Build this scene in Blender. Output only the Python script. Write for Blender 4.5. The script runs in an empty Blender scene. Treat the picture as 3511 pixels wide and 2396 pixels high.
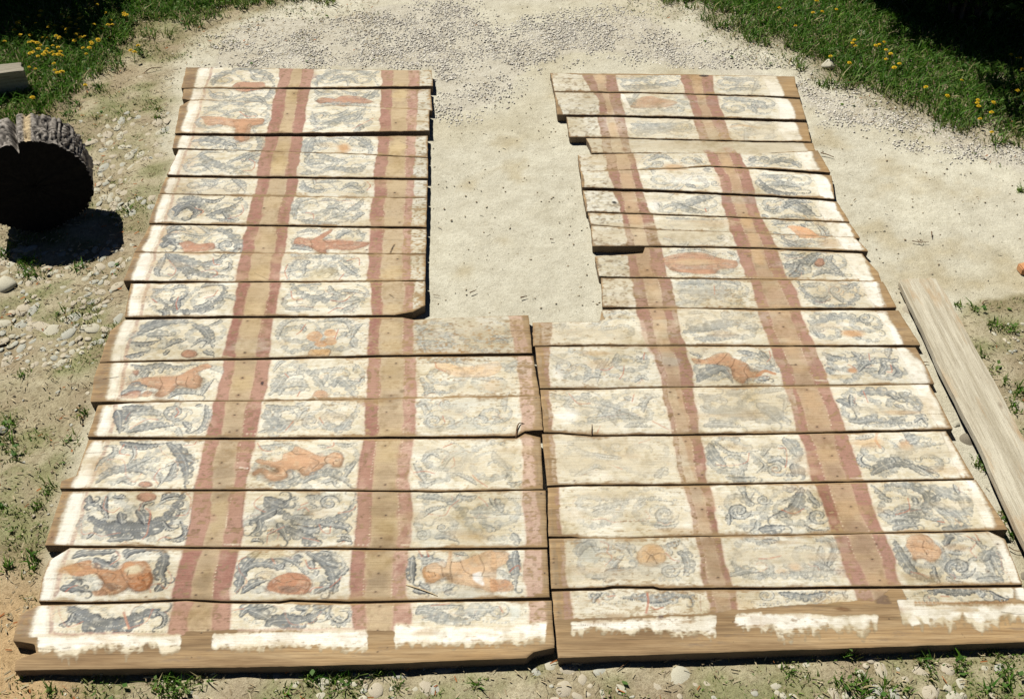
import bpy, bmesh, math, random
import numpy as np
from mathutils import Vector, Matrix

# ------------------------------------------------------------------ camera, sky, sun
scene = bpy.context.scene
C = scene.collection
CAM_H, PITCH, F_PX, CX, CY = 3.3, math.radians(42.0), 3777.0, 1755.5, 1198.0
cam_d = bpy.data.cameras.new('camera')
cam_d.sensor_width = 36.0
cam_d.lens = F_PX / 3511.0 * 36.0
cam_d.clip_start = 0.05
cam_d.clip_end = 2000.0
cam = bpy.data.objects.new('camera', cam_d)
cam.location = (0, 0, CAM_H)
cam.rotation_euler = (math.pi / 2 - PITCH, 0, 0)
C.objects.link(cam)
scene.camera = cam

SUN_EL, SUN_AZ = math.radians(57.0), math.radians(-42.0)      # azimuth from +Y, negative = left of view
sd = Vector((math.sin(SUN_AZ) * math.cos(SUN_EL), math.cos(SUN_AZ) * math.cos(SUN_EL), math.sin(SUN_EL)))
world = bpy.data.worlds.new('World')
scene.world = world
world.use_nodes = True
wn = world.node_tree.nodes
wl = world.node_tree.links
bg = wn['Background']
sky = wn.new('ShaderNodeTexSky')
sky.sky_type = 'NISHITA'
sky.sun_disc = False
sky.sun_elevation = SUN_EL
sky.sun_rotation = SUN_AZ
sky.altitude = 2500
sky.air_density = 0.28
sky.dust_density = 0.0
wl.new(sky.outputs[0], bg.inputs[0])
bg.inputs[1].default_value = 0.05
sun_d = bpy.data.lights.new('sun', 'SUN')
sun_d.energy = 5.0
sun_d.angle = math.radians(0.5)
sun_d.color = (1.0, 0.962, 0.885)
sun = bpy.data.objects.new('sun', sun_d)
sun.rotation_euler = sd.to_track_quat('Z', 'Y').to_euler()
sun.location = sd * 20
C.objects.link(sun)
vs = scene.view_settings
vs.view_transform = 'Standard'
vs.look = 'None'
vs.exposure = 0.33
vs.gamma = 1.0
scene.render.engine = 'CYCLES'
scene.cycles.diffuse_bounces = 1

# ------------------------------------------------------------------ helpers
rng = np.random.default_rng(7)
random.seed(7)
cp, sp = math.cos(PITCH), math.sin(PITCH)

def un(px, py, z=0.0):
    """plan position of a traced photo point on the level plane at height z (numpy friendly)"""
    px = np.asarray(px, float); py = np.asarray(py, float)
    x = (px - CX) / F_PX
    y = -(py - CY) / F_PX
    dy = cp + y * sp
    dz = -sp + y * cp
    t = (CAM_H - z) / -dz
    return x * t, dy * t

def proj(X, Y, z=0.0):
    X = np.asarray(X, float); Y = np.asarray(Y, float)
    zz = z - CAM_H
    d = Y * cp - zz * sp
    v = Y * sp + zz * cp
    return CX + F_PX * X / d, CY - F_PX * v / d

TS = 900.0 / 2324.0
TS3 = 911.0 / 2324.0
def T(tile, x, y):
    """tracing tile -> photo pixels"""
    ox = (0, 800, 1700, 2600)[int(tile[1])]
    oy = {'a': 0, 'b': 600, 'c': 1200, 'd': 1796}[tile[0]]
    s = TS3 if tile[1] == '3' else TS
    return ox + np.asarray(x, float) * s, oy + np.asarray(y, float) * s

def tpts(tile, flat, z):
    a = np.array(flat, float).reshape(-1, 2)
    px, py = T(tile, a[:, 0], a[:, 1])
    X, Y = un(px, py, z)
    return np.stack([X, Y], 1)

def vnoise(shape, cells, seed, oct=3):
    """smooth value noise in 0..1; cells = (rows, cols) of the coarsest lattice"""
    r = np.random.default_rng(seed)
    out = np.zeros(shape); amp = 1.0; tot = 0
    for o in range(oct):
        cy, cx = int(cells[0] * 2 ** o) + 2, int(cells[1] * 2 ** o) + 2
        g = r.random((cy + 1, cx + 1))
        yy = np.linspace(0, cy - 1.001, shape[0]); xx = np.linspace(0, cx - 1.001, shape[1])
        yi = yy.astype(int); xi = xx.astype(int)
        fy = yy - yi; fx = xx - xi
        fy = (fy * fy * (3 - 2 * fy))[:, None]; fx = (fx * fx * (3 - 2 * fx))[None, :]
        a = g[yi][:, xi]; b = g[yi][:, xi + 1]; c = g[yi + 1][:, xi]; d = g[yi + 1][:, xi + 1]
        out += amp * ((a * (1 - fx) + b * fx) * (1 - fy) + (c * (1 - fx) + d * fx) * fy)
        tot += amp; amp *= 0.55
    return out / tot

def tag(o, label=None, cat=None, group=None, kind=None):
    if label: o['label'] = label
    if cat: o['category'] = cat
    if group: o['group'] = group
    if kind: o['kind'] = kind
    return o

def mesh_obj(name, V, Fc, mat, parent=None, smooth=False, loc=None):
    me = bpy.data.meshes.new(name)
    V = np.asarray(V, np.float32)
    if isinstance(Fc, np.ndarray):
        n, k = Fc.shape
        me.vertices.add(len(V)); me.vertices.foreach_set('co', V.ravel())
        me.loops.add(n * k); me.loops.foreach_set('vertex_index', Fc.astype(np.int32).ravel())
        me.polygons.add(n)
        me.polygons.foreach_set('loop_start', np.arange(0, n * k, k, dtype=np.int32))
        me.update(calc_edges=True); me.validate()
    else:
        me.from_pydata(V.tolist(), [], Fc); me.update()
    if smooth:
        me.polygons.foreach_set('use_smooth', np.ones(len(me.polygons), bool))
    if mat: me.materials.append(mat)
    o = bpy.data.objects.new(name, me)
    C.objects.link(o)
    if loc is not None: o.location = loc
    if parent: o.parent = parent
    return o

def empty(name, loc=(0, 0, 0), rz=0.0):
    o = bpy.data.objects.new(name, None)
    o.location = loc; o.rotation_euler = (0, 0, rz); o.empty_display_size = 0.1
    C.objects.link(o)
    return o

def color_attr(o, col, name='Col'):
    a = o.data.color_attributes.new(name, 'FLOAT_COLOR', 'POINT')
    a.data.foreach_set('color', np.asarray(col, np.float32).ravel())

# ------------------------------------------------------------------ materials
def new_mat(name, rough=0.85):
    m = bpy.data.materials.new(name); m.use_nodes = True
    nt = m.node_tree; b = nt.nodes['Principled BSDF']
    b.inputs['Roughness'].default_value = rough
    b.inputs['Specular IOR Level'].default_value = 0.2
    return m, nt, b

def nd(nt, t, **kw):
    n = nt.nodes.new(t)
    for k, v in kw.items(): setattr(n, k, v)
    return n

def noise(nt, vec, scale, detail=4, rough=0.55):
    n = nd(nt, 'ShaderNodeTexNoise')
    n.inputs['Scale'].default_value = scale; n.inputs['Detail'].default_value = detail
    n.inputs['Roughness'].default_value = rough
    if vec is not None: nt.links.new(vec, n.inputs['Vector'])
    return n.outputs['Fac']

def ramp(nt, fac, stops):
    r = nd(nt, 'ShaderNodeValToRGB')
    el = r.color_ramp.elements
    while len(el) < len(stops): el.new(0.5)
    for e, (p, c) in zip(el, stops):
        e.position = p; e.color = (c[0], c[1], c[2], 1) if len(c) == 3 else c
    nt.links.new(fac, r.inputs[0])
    return r.outputs[0]

def mix(nt, a, b, fac, mode='MIX'):
    m = nd(nt, 'ShaderNodeMix', data_type='RGBA', blend_type=mode)
    for s, v in (('A', a), ('B', b)):
        i = [k for k in m.inputs if k.name == s and k.type == 'RGBA'][0]
        if isinstance(v, tuple): i.default_value = (*v, 1)
        else: nt.links.new(v, i)
    if isinstance(fac, (int, float)): m.inputs[0].default_value = fac
    else: nt.links.new(fac, m.inputs[0])
    return [k for k in m.outputs if k.type == 'RGBA'][0]

def mth(nt, op, a, b=None, clamp=False):
    m = nd(nt, 'ShaderNodeMath', operation=op, use_clamp=clamp)
    for i, v in enumerate((a, b)):
        if v is None: continue
        if isinstance(v, (int, float)): m.inputs[i].default_value = v
        else: nt.links.new(v, m.inputs[i])
    return m.outputs[0]

def objvec(nt, scale=(1, 1, 1), kind='Object'):
    tc = nd(nt, 'ShaderNodeTexCoord'); mp = nd(nt, 'ShaderNodeMapping')
    mp.inputs['Scale'].default_value = scale
    nt.links.new(tc.outputs[kind], mp.inputs[0])
    return mp.outputs[0]

def bump(nt, b, h, strength, dist):
    n = nd(nt, 'ShaderNodeBump')
    n.inputs['Strength'].default_value = strength; n.inputs['Distance'].default_value = dist
    nt.links.new(h, n.inputs['Height']); nt.links.new(n.outputs[0], b.inputs['Normal'])

def mat_board():
    m, nt, b = new_mat('painted_wood', 0.8)
    L = nt.links
    at = nd(nt, 'ShaderNodeAttribute', attribute_name='paint')
    v1 = objvec(nt, (1.6, 38, 10)); v2 = objvec(nt, (6, 150, 30)); v3 = objvec(nt, (1, 1, 1))
    g1 = noise(nt, v1, 1.0, 5, 0.6); g2 = noise(nt, v2, 1.0, 3, 0.6)
    wood = ramp(nt, g1, [(0.25, (0.185, 0.125, 0.068)), (0.5, (0.30, 0.205, 0.108)), (0.75, (0.40, 0.295, 0.17))])
    wood = mix(nt, wood, ramp(nt, noise(nt, objvec(nt, (2.2, 9, 9)), 1.0, 4, 0.6), [(0.3, (0.62, 0.56, 0.52)), (0.5, (0.95, 0.95, 0.95)), (0.7, (1.12, 1.06, 0.95))]), 0.8, 'MULTIPLY')
    wood = mix(nt, wood, ramp(nt, g2, [(0.3, (0.62, 0.58, 0.54)), (0.6, (1, 1, 1))]), 0.5, 'MULTIPLY')
    hg = noise(nt, objvec(nt, (8, 300, 60)), 1.0, 4, 0.7)
    wood = mix(nt, wood, ramp(nt, hg, [(0.32, (0.5, 0.45, 0.4)), (0.5, (1, 1, 1)), (0.72, (1.14, 1.12, 1.08))]), 0.7, 'MULTIPLY')
    wood = mix(nt, wood, (0.15, 0.115, 0.085), ramp(nt, noise(nt, objvec(nt, (4, 16, 16)), 1.0, 5, 0.7), [(0.58, (0, 0, 0)), (0.72, (0.75, 0.75, 0.75))]))
    # worn edges of the paint film
    n1 = noise(nt, objvec(nt, (60, 110, 60)), 1.0, 4, 0.65)
    n2 = noise(nt, v2, 1.0, 4, 0.65)
    w = mth(nt, 'ADD', mth(nt, 'MULTIPLY', n1, 0.55), mth(nt, 'MULTIPLY', n2, 0.45))
    f = mth(nt, 'ADD', mth(nt, 'MULTIPLY', at.outputs['Alpha'], 1.9), mth(nt, 'SUBTRACT', mth(nt, 'MULTIPLY', w, 1.7), 1.5))
    f = mth(nt, 'MULTIPLY', f, 1.25, True)
    grain = ramp(nt, noise(nt, objvec(nt, (14, 170, 20)), 1.0, 3, 0.6), [(0.3, (0.88, 0.87, 0.85)), (0.62, (1.03, 1.03, 1.03))])
    fine = ramp(nt, noise(nt, v3, 260, 3, 0.7), [(0.3, (0.86, 0.85, 0.84)), (0.65, (1.06, 1.06, 1.06))])
    pc = mix(nt, mix(nt, at.outputs['Color'], grain, 0.75, 'MULTIPLY'), fine, 0.9, 'MULTIPLY')
    pc = mix(nt, pc, ramp(nt, hg, [(0.34, (0.74, 0.70, 0.64)), (0.48, (1, 1, 1))]), 0.6, 'MULTIPLY')
    L.new(mix(nt, wood, pc, f), b.inputs['Base Color'])
    bump(nt, b, mth(nt, 'ADD', g2, mth(nt, 'MULTIPLY', n1, 0.6)), 0.35, 0.002)
    return m

def mat_grey_wood(name, c0, c1, axis=(1.6, 38, 20), stain=None):
    m, nt, b = new_mat(name, 0.9)
    g = noise(nt, objvec(nt, axis), 1.0, 6, 0.7)
    g2 = noise(nt, objvec(nt, (9, 330, 90)), 1.0, 4, 0.7)
    big = noise(nt, objvec(nt, (2.0, 9, 9)), 1.0, 5, 0.7)
    c = ramp(nt, g, [(0.3, c0), (0.6, c1)])
    c = mix(nt, c, ramp(nt, g2, [(0.3, (0.55, 0.5, 0.45)), (0.5, (1, 1, 1)), (0.75, (1.1, 1.1, 1.1))]), 0.75, 'MULTIPLY')
    if stain:
        c = mix(nt, c, stain, ramp(nt, big, [(0.52, (0, 0, 0)), (0.66, (1, 1, 1))]))
        kn = nd(nt, 'ShaderNodeTexVoronoi'); kn.inputs['Scale'].default_value = 1.0
        nt.links.new(objvec(nt, (3.2, 9, 2)), kn.inputs['Vector'])
        c = mix(nt, (0.12, 0.075, 0.045), c, ramp(nt, kn.outputs['Distance'], [(0.05, (0, 0, 0)), (0.12, (1, 1, 1))]))
    fine = ramp(nt, noise(nt, objvec(nt, (1, 1, 1)), 240, 3, 0.7), [(0.3, (0.8, 0.8, 0.8)), (0.65, (1.08, 1.08, 1.08))])
    nt.links.new(mix(nt, c, fine, 0.9, 'MULTIPLY'), b.inputs['Base Color'])
    bump(nt, b, mth(nt, 'ADD', g, g2), 0.6, 0.004)
    return m

def mat_attr(name, rough=0.8, transl=0.0, var=0.0, attr='Col'):
    m, nt, b = new_mat(name, rough)
    at = nd(nt, 'ShaderNodeAttribute', attribute_name=attr)
    col = at.outputs['Color']
    if var:
        col = mix(nt, col, ramp(nt, noise(nt, objvec(nt), 120, 3, 0.7), [(0.3, (1 - var,) * 3), (0.7, (1 + var * 0.4,) * 3)]), 1.0, 'MULTIPLY')
    nt.links.new(col, b.inputs['Base Color'])
    if transl:
        tr = nd(nt, 'ShaderNodeBsdfTranslucent'); ms = nd(nt, 'ShaderNodeMixShader')
        nt.links.new(col, tr.inputs[0]); ms.inputs[0].default_value = transl
        nt.links.new(b.outputs[0], ms.inputs[1]); nt.links.new(tr.outputs[0], ms.inputs[2])
        nt.links.new(ms.outputs[0], nt.nodes['Material Output'].inputs[0])
    return m

def mat_ground():
    m, nt, b = new_mat('trodden_earth', 0.95)
    at = nd(nt, 'ShaderNodeAttribute', attribute_name='Col')
    v = objvec(nt)
    n1 = ramp(nt, noise(nt, v, 9, 5, 0.6), [(0.3, (0.8, 0.78, 0.74)), (0.68, (1.06, 1.06, 1.06))])
    n2 = ramp(nt, noise(nt, v, 55, 4, 0.7), [(0.34, (0.68, 0.65, 0.6)), (0.5, (1, 1, 1)), (0.75, (1.1, 1.1, 1.1))])
    n3 = ramp(nt, noise(nt, v, 190, 3, 0.7), [(0.36, (0.66, 0.63, 0.6)), (0.52, (1, 1, 1)), (0.8, (1.12, 1.12, 1.12))])
    al = at.outputs['Alpha']                                   # roughness of the ground's texture
    c = mix(nt, at.outputs['Color'], n1, 0.8, 'MULTIPLY')
    c = mix(nt, c, n2, mth(nt, 'MULTIPLY', al, 0.9), 'MULTIPLY')
    c = mix(nt, c, n3, mth(nt, 'ADD', mth(nt, 'MULTIPLY', al, 0.6), 0.25), 'MULTIPLY')
    nt.links.new(c, b.inputs['Base Color'])
    h = mth(nt, 'ADD', noise(nt, v, 22, 6, 0.72), mth(nt, 'MULTIPLY', noise(nt, v, 150, 4, 0.7), 0.4))
    bump(nt, b, h, 0.75, 0.014)
    return m

def mat_simple(name, c0, c1, scale, rough=0.9, bumpd=0.004):
    m, nt, b = new_mat(name, rough)
    n = noise(nt, objvec(nt), scale, 5, 0.65)
    nt.links.new(ramp(nt, n, [(0.3, c0), (0.68, c1)]), b.inputs['Base Color'])
    bump(nt, b, n, 0.5, bumpd)
    return m

M_BOARD = mat_board()
M_PLANK = mat_grey_wood('weathered_plank', (0.30, 0.26, 0.18), (0.52, 0.48, 0.375), stain=(0.40, 0.30, 0.185))
M_BEAM = mat_grey_wood('grey_beam', (0.15, 0.135, 0.10), (0.33, 0.30, 0.235))
M_GROUND = mat_ground()
M_GRASS = mat_attr('grass', 0.6, 0.3)
M_LEAF = mat_attr('shrub_leaf', 0.5, 0.25)
M_PEBBLE = mat_attr('gravel', 0.9)
M_STRAW = mat_attr('dry_litter', 0.9)
M_STONES = [mat_simple('field_stone_%s' % k, a, c, 16, 0.9) for k, a, c in (
    ('pale', (0.36, 0.335, 0.25), (0.50, 0.475, 0.375)), ('grey', (0.30, 0.295, 0.245), (0.44, 0.435, 0.365)), ('warm', (0.32, 0.275, 0.20), (0.50, 0.45, 0.345)))]
M_DARKSTONE = mat_simple('dark_stone', (0.10, 0.09, 0.07), (0.3, 0.26, 0.19), 20)
M_BRICK = mat_simple('terracotta', (0.42, 0.2, 0.09), (0.6, 0.33, 0.16), 30)
M_TWIG = mat_simple('twig', (0.07, 0.04, 0.022), (0.2, 0.125, 0.07), 80)
# ------------------------------------------------------------------ the painting (in plan metres, on the boards' upper face)
ZT = 0.036
RES = 0.0026
PX0, PX1, PY0, PY1 = -2.25, 2.75, 1.35, 6.75
PW, PH = int((PX1 - PX0) / RES), int((PY1 - PY0) / RES)
RGB = np.zeros((PH, PW, 3), np.float32)
ALP = np.zeros((PH, PW), np.float32)
NZ_A = vnoise((PH, PW), (40, 12), 1, 4).astype(np.float32)
NZ_B = vnoise((PH, PW), (220, 60), 2, 3).astype(np.float32)
NZ_C = vnoise((PH, PW), (260, 260), 3, 2).astype(np.float32)
NZ_D = vnoise((PH, PW), (9, 8), 4, 3).astype(np.float32)
NZ_F = vnoise((PH, PW), (900, 420), 6, 2).astype(np.float32)
NZ_G = vnoise((PH, PW), (1100, 36), 8, 2).astype(np.float32)
NZ_E = vnoise((PH, PW), (60, 60), 5, 3).astype(np.float32)
def idx(P):
    return np.stack([(P[:, 0] - PX0) / RES, (P[:, 1] - PY0) / RES], 1)

def smooth(P, n=None):
    P = np.asarray(P, float)
    if len(P) < 3:
        n = n or 14
        t = np.linspace(0, 1, n)[:, None]
        return P[0] * (1 - t) + P[-1] * t
    Q = np.vstack([2 * P[0] - P[1], P, 2 * P[-1] - P[-2]])
    out = []
    k = max(4, int((n or 40) / (len(P) - 1)))
    for i in range(1, len(Q) - 2):
        t = np.linspace(0, 1, k, endpoint=(i == len(Q) - 3))[:, None]
        out.append(0.5 * ((2 * Q[i]) + (-Q[i - 1] + Q[i + 1]) * t + (2 * Q[i - 1] - 5 * Q[i] + 4 * Q[i + 1] - Q[i + 2]) * t ** 2
                          + (-Q[i - 1] + 3 * Q[i] - 3 * Q[i + 1] + Q[i + 2]) * t ** 3))
    return np.vstack(out)

def comp(y0, y1, x0, x1, m, col, add_alpha=True):
    s = (slice(y0, y1), slice(x0, x1))
    m = m.astype(np.float32)
    RGB[s] = RGB[s] * (1 - m[..., None]) + np.asarray(col, np.float32) * m[..., None]
    if add_alpha: ALP[s] = np.maximum(ALP[s], np.minimum(1, m * 1.15))

CLIP = None
def stroke(P, r, col, op, soft=1.0):
    """P in metres, r radii in metres"""
    I = idx(P); R = np.asarray(r) / RES * np.ones(len(P))
    mx = R.max() + 2
    x0, y0 = (I.min(0) - mx).astype(int); x1, y1 = (I.max(0) + mx).astype(int) + 1
    x0 = max(x0, 0); y0 = max(y0, 0); x1 = min(x1, PW); y1 = min(y1, PH)
    if x1 <= x0 or y1 <= y0: return
    gx = np.arange(x0, x1)[None, :, None]; gy = np.arange(y0, y1)[:, None, None]
    d = np.sqrt((gx - I[:, 0]) ** 2 + (gy - I[:, 1]) ** 2) - R
    m = np.clip(0.5 - d.min(2) / soft, 0, 1)
    m *= op * (0.45 + 0.5 * NZ_C[y0:y1, x0:x1] + 0.5 * NZ_F[y0:y1, x0:x1])
    if CLIP is not None: m = m * CLIP[y0:y1, x0:x1]
    comp(y0, y1, x0, x1, np.clip(m, 0, 1), col)

def poly_mask(P, soft=2):
    I = idx(P)
    x0, y0 = np.maximum((I.min(0) - 4).astype(int), 0); x1, y1 = (I.max(0) + 5).astype(int)
    x1 = min(x1, PW); y1 = min(y1, PH)
    gx, gy = np.meshgrid(np.arange(x0, x1), np.arange(y0, y1))
    gx = gx + (NZ_E[y0:y1, x0:x1] - 0.5) * 9 + (NZ_C[y0:y1, x0:x1] - 0.5) * 2; gy = gy + (NZ_E[y0:y1, x0:x1] - 0.5) * 6
    ins = np.zeros(gx.shape, bool)
    n = len(I)
    for i in range(n):
        xa, ya = I[i]; xb, yb = I[(i + 1) % n]
        if ya == yb: continue
        c = ((ya > gy) != (yb > gy)) & (gx < (xb - xa) * (gy - ya) / (yb - ya) + xa)
        ins ^= c
    m = ins.astype(np.float32)
    for _ in range(soft):                    # small blur
        p = np.pad(m, 1, mode='edge')
        m = (p[:-2, 1:-1] + p[2:, 1:-1] + p[1:-1, :-2] + p[1:-1, 2:] + 2 * p[1:-1, 1:-1]) / 6
    return y0, y1, x0, x1, m

def fill(P, col, op, tex=None, col2=None, lo=0.0, soft=2):
    y0, y1, x0, x1, m = poly_mask(P, soft)
    if soft > 4: m = np.clip(m + (NZ_F[y0:y1, x0:x1] * .5 + NZ_C[y0:y1, x0:x1] * .5 - .5) * 1.1 * np.clip(4 * m * (1 - m) + .0, 0, 1), 0, 1)
    N = (tex if tex is not None else NZ_B)[y0:y1, x0:x1]
    c = np.asarray(col, np.float32)
    if col2 is not None:
        k = np.clip((N * .55 + NZ_F[y0:y1, x0:x1] * .45 - 0.32) * 3, 0, 1)[..., None]
        c = c * (1 - k) + np.asarray(col2, np.float32) * k
    m = m * op * (1 - lo * np.clip((NZ_C[y0:y1, x0:x1] * .45 + NZ_F[y0:y1, x0:x1] * .45 + NZ_G[y0:y1, x0:x1] * .1 - 0.5) * 6, 0, 1))
    comp(y0, y1, x0, x1, m, c)

def strip(left, right, col, op, col2=None, lo=0.0, tex=None, soft=2, grow=0):
    """painted stripe between two traced edges (photo pixels, far to near)"""
    if grow:
        left = [(x - grow * (.5 + y / 1500), y) for x, y in left]; right = [(x + grow * (.5 + y / 1500), y) for x, y in right]
    l = np.stack(un(*np.array(left, float).T, ZT), 1); r = np.stack(un(*np.array(right, float).T, ZT), 1)
    fill(np.vstack([l, r[::-1]]), col, op, tex, col2, lo, soft)

RED_T = (0.40, 0.125, 0.075)
DARK = np.array([0.045, 0.050, 0.060]); MID = np.array([0.165, 0.175, 0.178]); LITE = np.array([0.66, 0.65, 0.58])
PALE = np.array([0.33, 0.345, 0.325])
lr = np.random.default_rng(11)
def mscale(tile, P):
    d = P[:, 1].mean() * cp - (ZT - CAM_H) * sp
    return (TS3 if tile[1] == '3' else TS) * d / F_PX

def hook(p, t, r, sgn, turn=3.6, n=14):
    """curling end: starts at p along t, radius r"""
    a0 = math.atan2(t[1], t[0]); q = [np.array(p)]
    for k in range(n):
        rr = r * (1 - .62 * k / n); a0 += sgn * turn / n
        q.append(q[-1] + np.array([math.cos(a0), math.sin(a0)]) * rr * turn / n)
    return np.array(q)

def leaf(P, w, tone, lobes=True):
    """acanthus leaf: solid tapering blade, scalloped lobes on the outer side, dark contour, light ribs"""
    S = smooth(P, 44)
    n = len(S); t = np.linspace(0, 1, n)
    L = np.linalg.norm(np.diff(S, axis=0), axis=1).sum()
    tg = np.gradient(S, axis=0); tg /= np.linalg.norm(tg, axis=1, keepdims=True) + 1e-9
    nm = np.stack([-tg[:, 1], tg[:, 0]], 1)
    wid = w * 0.5 * (0.12 + 0.88 * np.sin(np.pi * np.clip(t ** 0.75, 0, 1)) ** 0.9)
    body = MID * tone + PALE * (1 - tone); dark = DARK * tone + MID * .8 * (1 - tone)
    op = .34 + .58 * tone
    curv = np.sign(np.cross(S[n // 2] - S[0], S[-1] - S[0])) or 1
    out = -curv
    if lobes and w > 0.007:
        k = int(np.clip(L / (w * 0.55), 2, 10))
        for i in range(k):
            for sgn, f in ((out, 1.0), (-out, .55)):
                u = (i + .35 + lr.uniform(-.15, .15)) / k
                j = int(np.clip(u * (n - 1), 1, n - 2)); W_ = wid[j] * f
                a = S[j] + nm[j] * sgn * wid[j] * .25
                b = a + nm[j] * sgn * W_ * .75 + tg[j] * W_ * .45
                c = b + tg[j] * W_ * .85 - nm[j] * sgn * W_ * .05
                d = c + tg[j] * W_ * .15 - nm[j] * sgn * W_ * .45
                q = smooth([a, b, c, d], 14)
                stroke(q, np.linspace(W_ * .5, W_ * .14, len(q)), body * lr.uniform(.75, 1.15), op, 1.3)
                e = nm[j] * sgn * W_ * .42
                stroke(q[len(q) // 4:] + e * np.linspace(1, .2, len(q) - len(q) // 4)[:, None], .0013, dark, .42 + .5 * tone, 1.2)
                if f == 1.0: stroke(smooth([S[j] + tg[j] * W_ * .2, b + tg[j] * W_ * .35], 8), .0014, LITE, .5 + .3 * tone, 1.2)
    stroke(S, wid * 0.6, body, op, 1.4)
    stroke(S - nm * (out * wid * 0.62)[:, None], 0.0013 + .0008 * tone, dark, 0.55 + 0.4 * tone, 1.3)
    stroke(S[3:-3] + nm[3:-3] * (out * wid[3:-3] * 0.15)[:, None], 0.0016, LITE, 0.6, 1.3)
    if L > 1.6 * w:
        if lr.random() < .75:                                      # curled tip
            h_ = hook(S[-1], tg[-1], w * lr.uniform(.35, .6), -out if lr.random() < .7 else out)
            stroke(h_, np.linspace(wid[-1] + .0016, .0024, len(h_)), body * .8, op, 1.3)
        if lr.random() < .22:                                      # thin side tendril
            j = lr.integers(n // 5, n - 4); s2 = lr.choice([-1, 1])
            h_ = smooth(hook(S[j] + nm[j] * s2 * wid[j] * .7, nm[j] * s2 + tg[j] * .9, w * lr.uniform(.4, .8), -s2, 4.2, 18)[::3], 24)
            stroke(h_, np.linspace(.0028, .0014, len(h_)), body * .85, op * .9, 1.3)
        if lr.random() < .16:                                      # red ribbon line
            s2 = lr.choice([-1, 1]); a = int(n * lr.uniform(0, .3)); b = int(n * lr.uniform(.6, .95))
            q = S[a:b] + nm[a:b] * (s2 * wid[a:b].max() * (1.25 + .35 * np.sin(np.linspace(0, lr.uniform(5, 9), b - a))))[:, None]
            stroke(q, .0018, RED_T, .5 * (.5 + .5 * tone), 1.3)

def g(tile, w, tone, *flat):
    P = tpts(tile, flat, ZT)
    s_ = w * mscale(tile, P)
    if lr.random() < .12:                                         # paler leaf behind
        n0 = np.array([-(P[-1] - P[0])[1], (P[-1] - P[0])[0]]); n0 /= np.linalg.norm(n0) + 1e-9
        Q = P + n0 * s_ * lr.choice([-1, 1]) * lr.uniform(.7, 1.2) + lr.normal(0, s_ * .25, P.shape)
        leaf(Q, s_ * 1.2, tone * .45, True)
    leaf(P, s_ * 1.48, min(1, tone * (1.08 + .45 * max(0, tone - .5))))

def spiral(tile, cx, cy, r, tone, turns=1.3, flip=1, ph=0.0):
    a = np.linspace(0, turns * 2 * np.pi, 22)
    rr = r * (1 - 0.78 * a / a[-1])
    f = np.stack([cx + rr * np.cos(ph + flip * a), cy + 0.72 * rr * np.sin(ph + flip * a)], 1)
    P = tpts(tile, f.ravel(), ZT)
    leaf(P, r * 0.5 * mscale(tile, P), tone, lobes=True)

def thin(tile, wpx, col, op, *flat):
    P = tpts(tile, flat, ZT)
    stroke(smooth(P, 30), wpx * 0.5 * mscale(tile, P), col, op, 1.5)

def rl(tile, *flat): thin(tile, 9, RED_T, 0.85, *flat)

OR1 = (0.285, 0.125, 0.07); OR2 = (0.335, 0.185, 0.105); BRN = (0.35, 0.20, 0.115)
def fig(tile, col, op, *flat, line=True):
    P = tpts(tile, flat, ZT)
    S = smooth(np.vstack([P, P[:1]]), 6 * len(P))
    c = np.array(col)
    fill(S, c, op * .95, NZ_B, np.minimum(c * 1.4 + .03, 0.7), lo=0.35)
    s = mscale(tile, P)
    if line:
        ctr = S.mean(0); ext = S.max(0) - S.min(0)
        fill(ctr + (S - ctr) * .62 + np.array([0, ext[1] * .1]), np.minimum(c * 1.55 + .05, .7), op * .45, NZ_F, c * 1.1, .5, 5)
        lowr = S[S[:, 1] < ctr[1]]
        for q_ in lowr[::2]: stroke(q_[None] + lr.normal(0, .002, (1, 2)), ext[1] * .07 + .002, c * .45, .28 * op, 3)
        stroke(S, 3.0 * s, c * 0.28, 0.8 * op, 1.5)
        for k in range(16):                       # modelling strokes inside the figure
            i = lr.integers(0, len(S) - 1); j = (i + lr.integers(6, 20)) % len(S)
            a = S[i] * .75 + ctr * .25; b = S[j] * .75 + ctr * .25
            if np.linalg.norm(a - b) < 0.16:
                stroke(smooth([a, (a + b) / 2 + lr.normal(0, .006, 2), b], 12), 2.2 * s, (c * lr.choice([0.35, 0.5, 1.7]) if lr.random() < .75 else MID * .8), 0.5 * op, 1.6)

def ell(tile, col, op, cx, cy, rx, ry, line=True):
    a = np.linspace(0, 2 * np.pi, 13)[:-1]
    f = np.stack([cx + rx * np.cos(a) * (1 + .06 * np.sin(3 * a)), cy + ry * np.sin(a)], 1)
    fig(tile, col, op, *f.ravel(), line=line)

def wash(tile, col, op, cx, cy, rx, ry):
    """soft-edged stain"""
    P = tpts(tile, (cx, cy, cx + rx, cy, cx, cy + ry), ZT)
    c = P[0]; a = np.linalg.norm(P[1] - c); b = np.linalg.norm(P[2] - c)
    I = idx(P)[0]
    x0, x1 = int(max(0, I[0] - 1.7 * a / RES)), int(min(PW, I[0] + 1.7 * a / RES))
    y0, y1 = int(max(0, I[1] - 1.7 * b / RES)), int(min(PH, I[1] + 1.7 * b / RES))
    if x1 <= x0 or y1 <= y0: return
    gx, gy = np.meshgrid(np.arange(x0, x1), np.arange(y0, y1))
    d = np.sqrt(((gx - I[0]) * RES / a) ** 2 + ((gy - I[1]) * RES / b) ** 2) + (NZ_B[y0:y1, x0:x1] - .5) * 1.1
    comp(y0, y1, x0, x1, np.clip((1.25 - d) / .7, 0, 1) * op, col)

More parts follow.
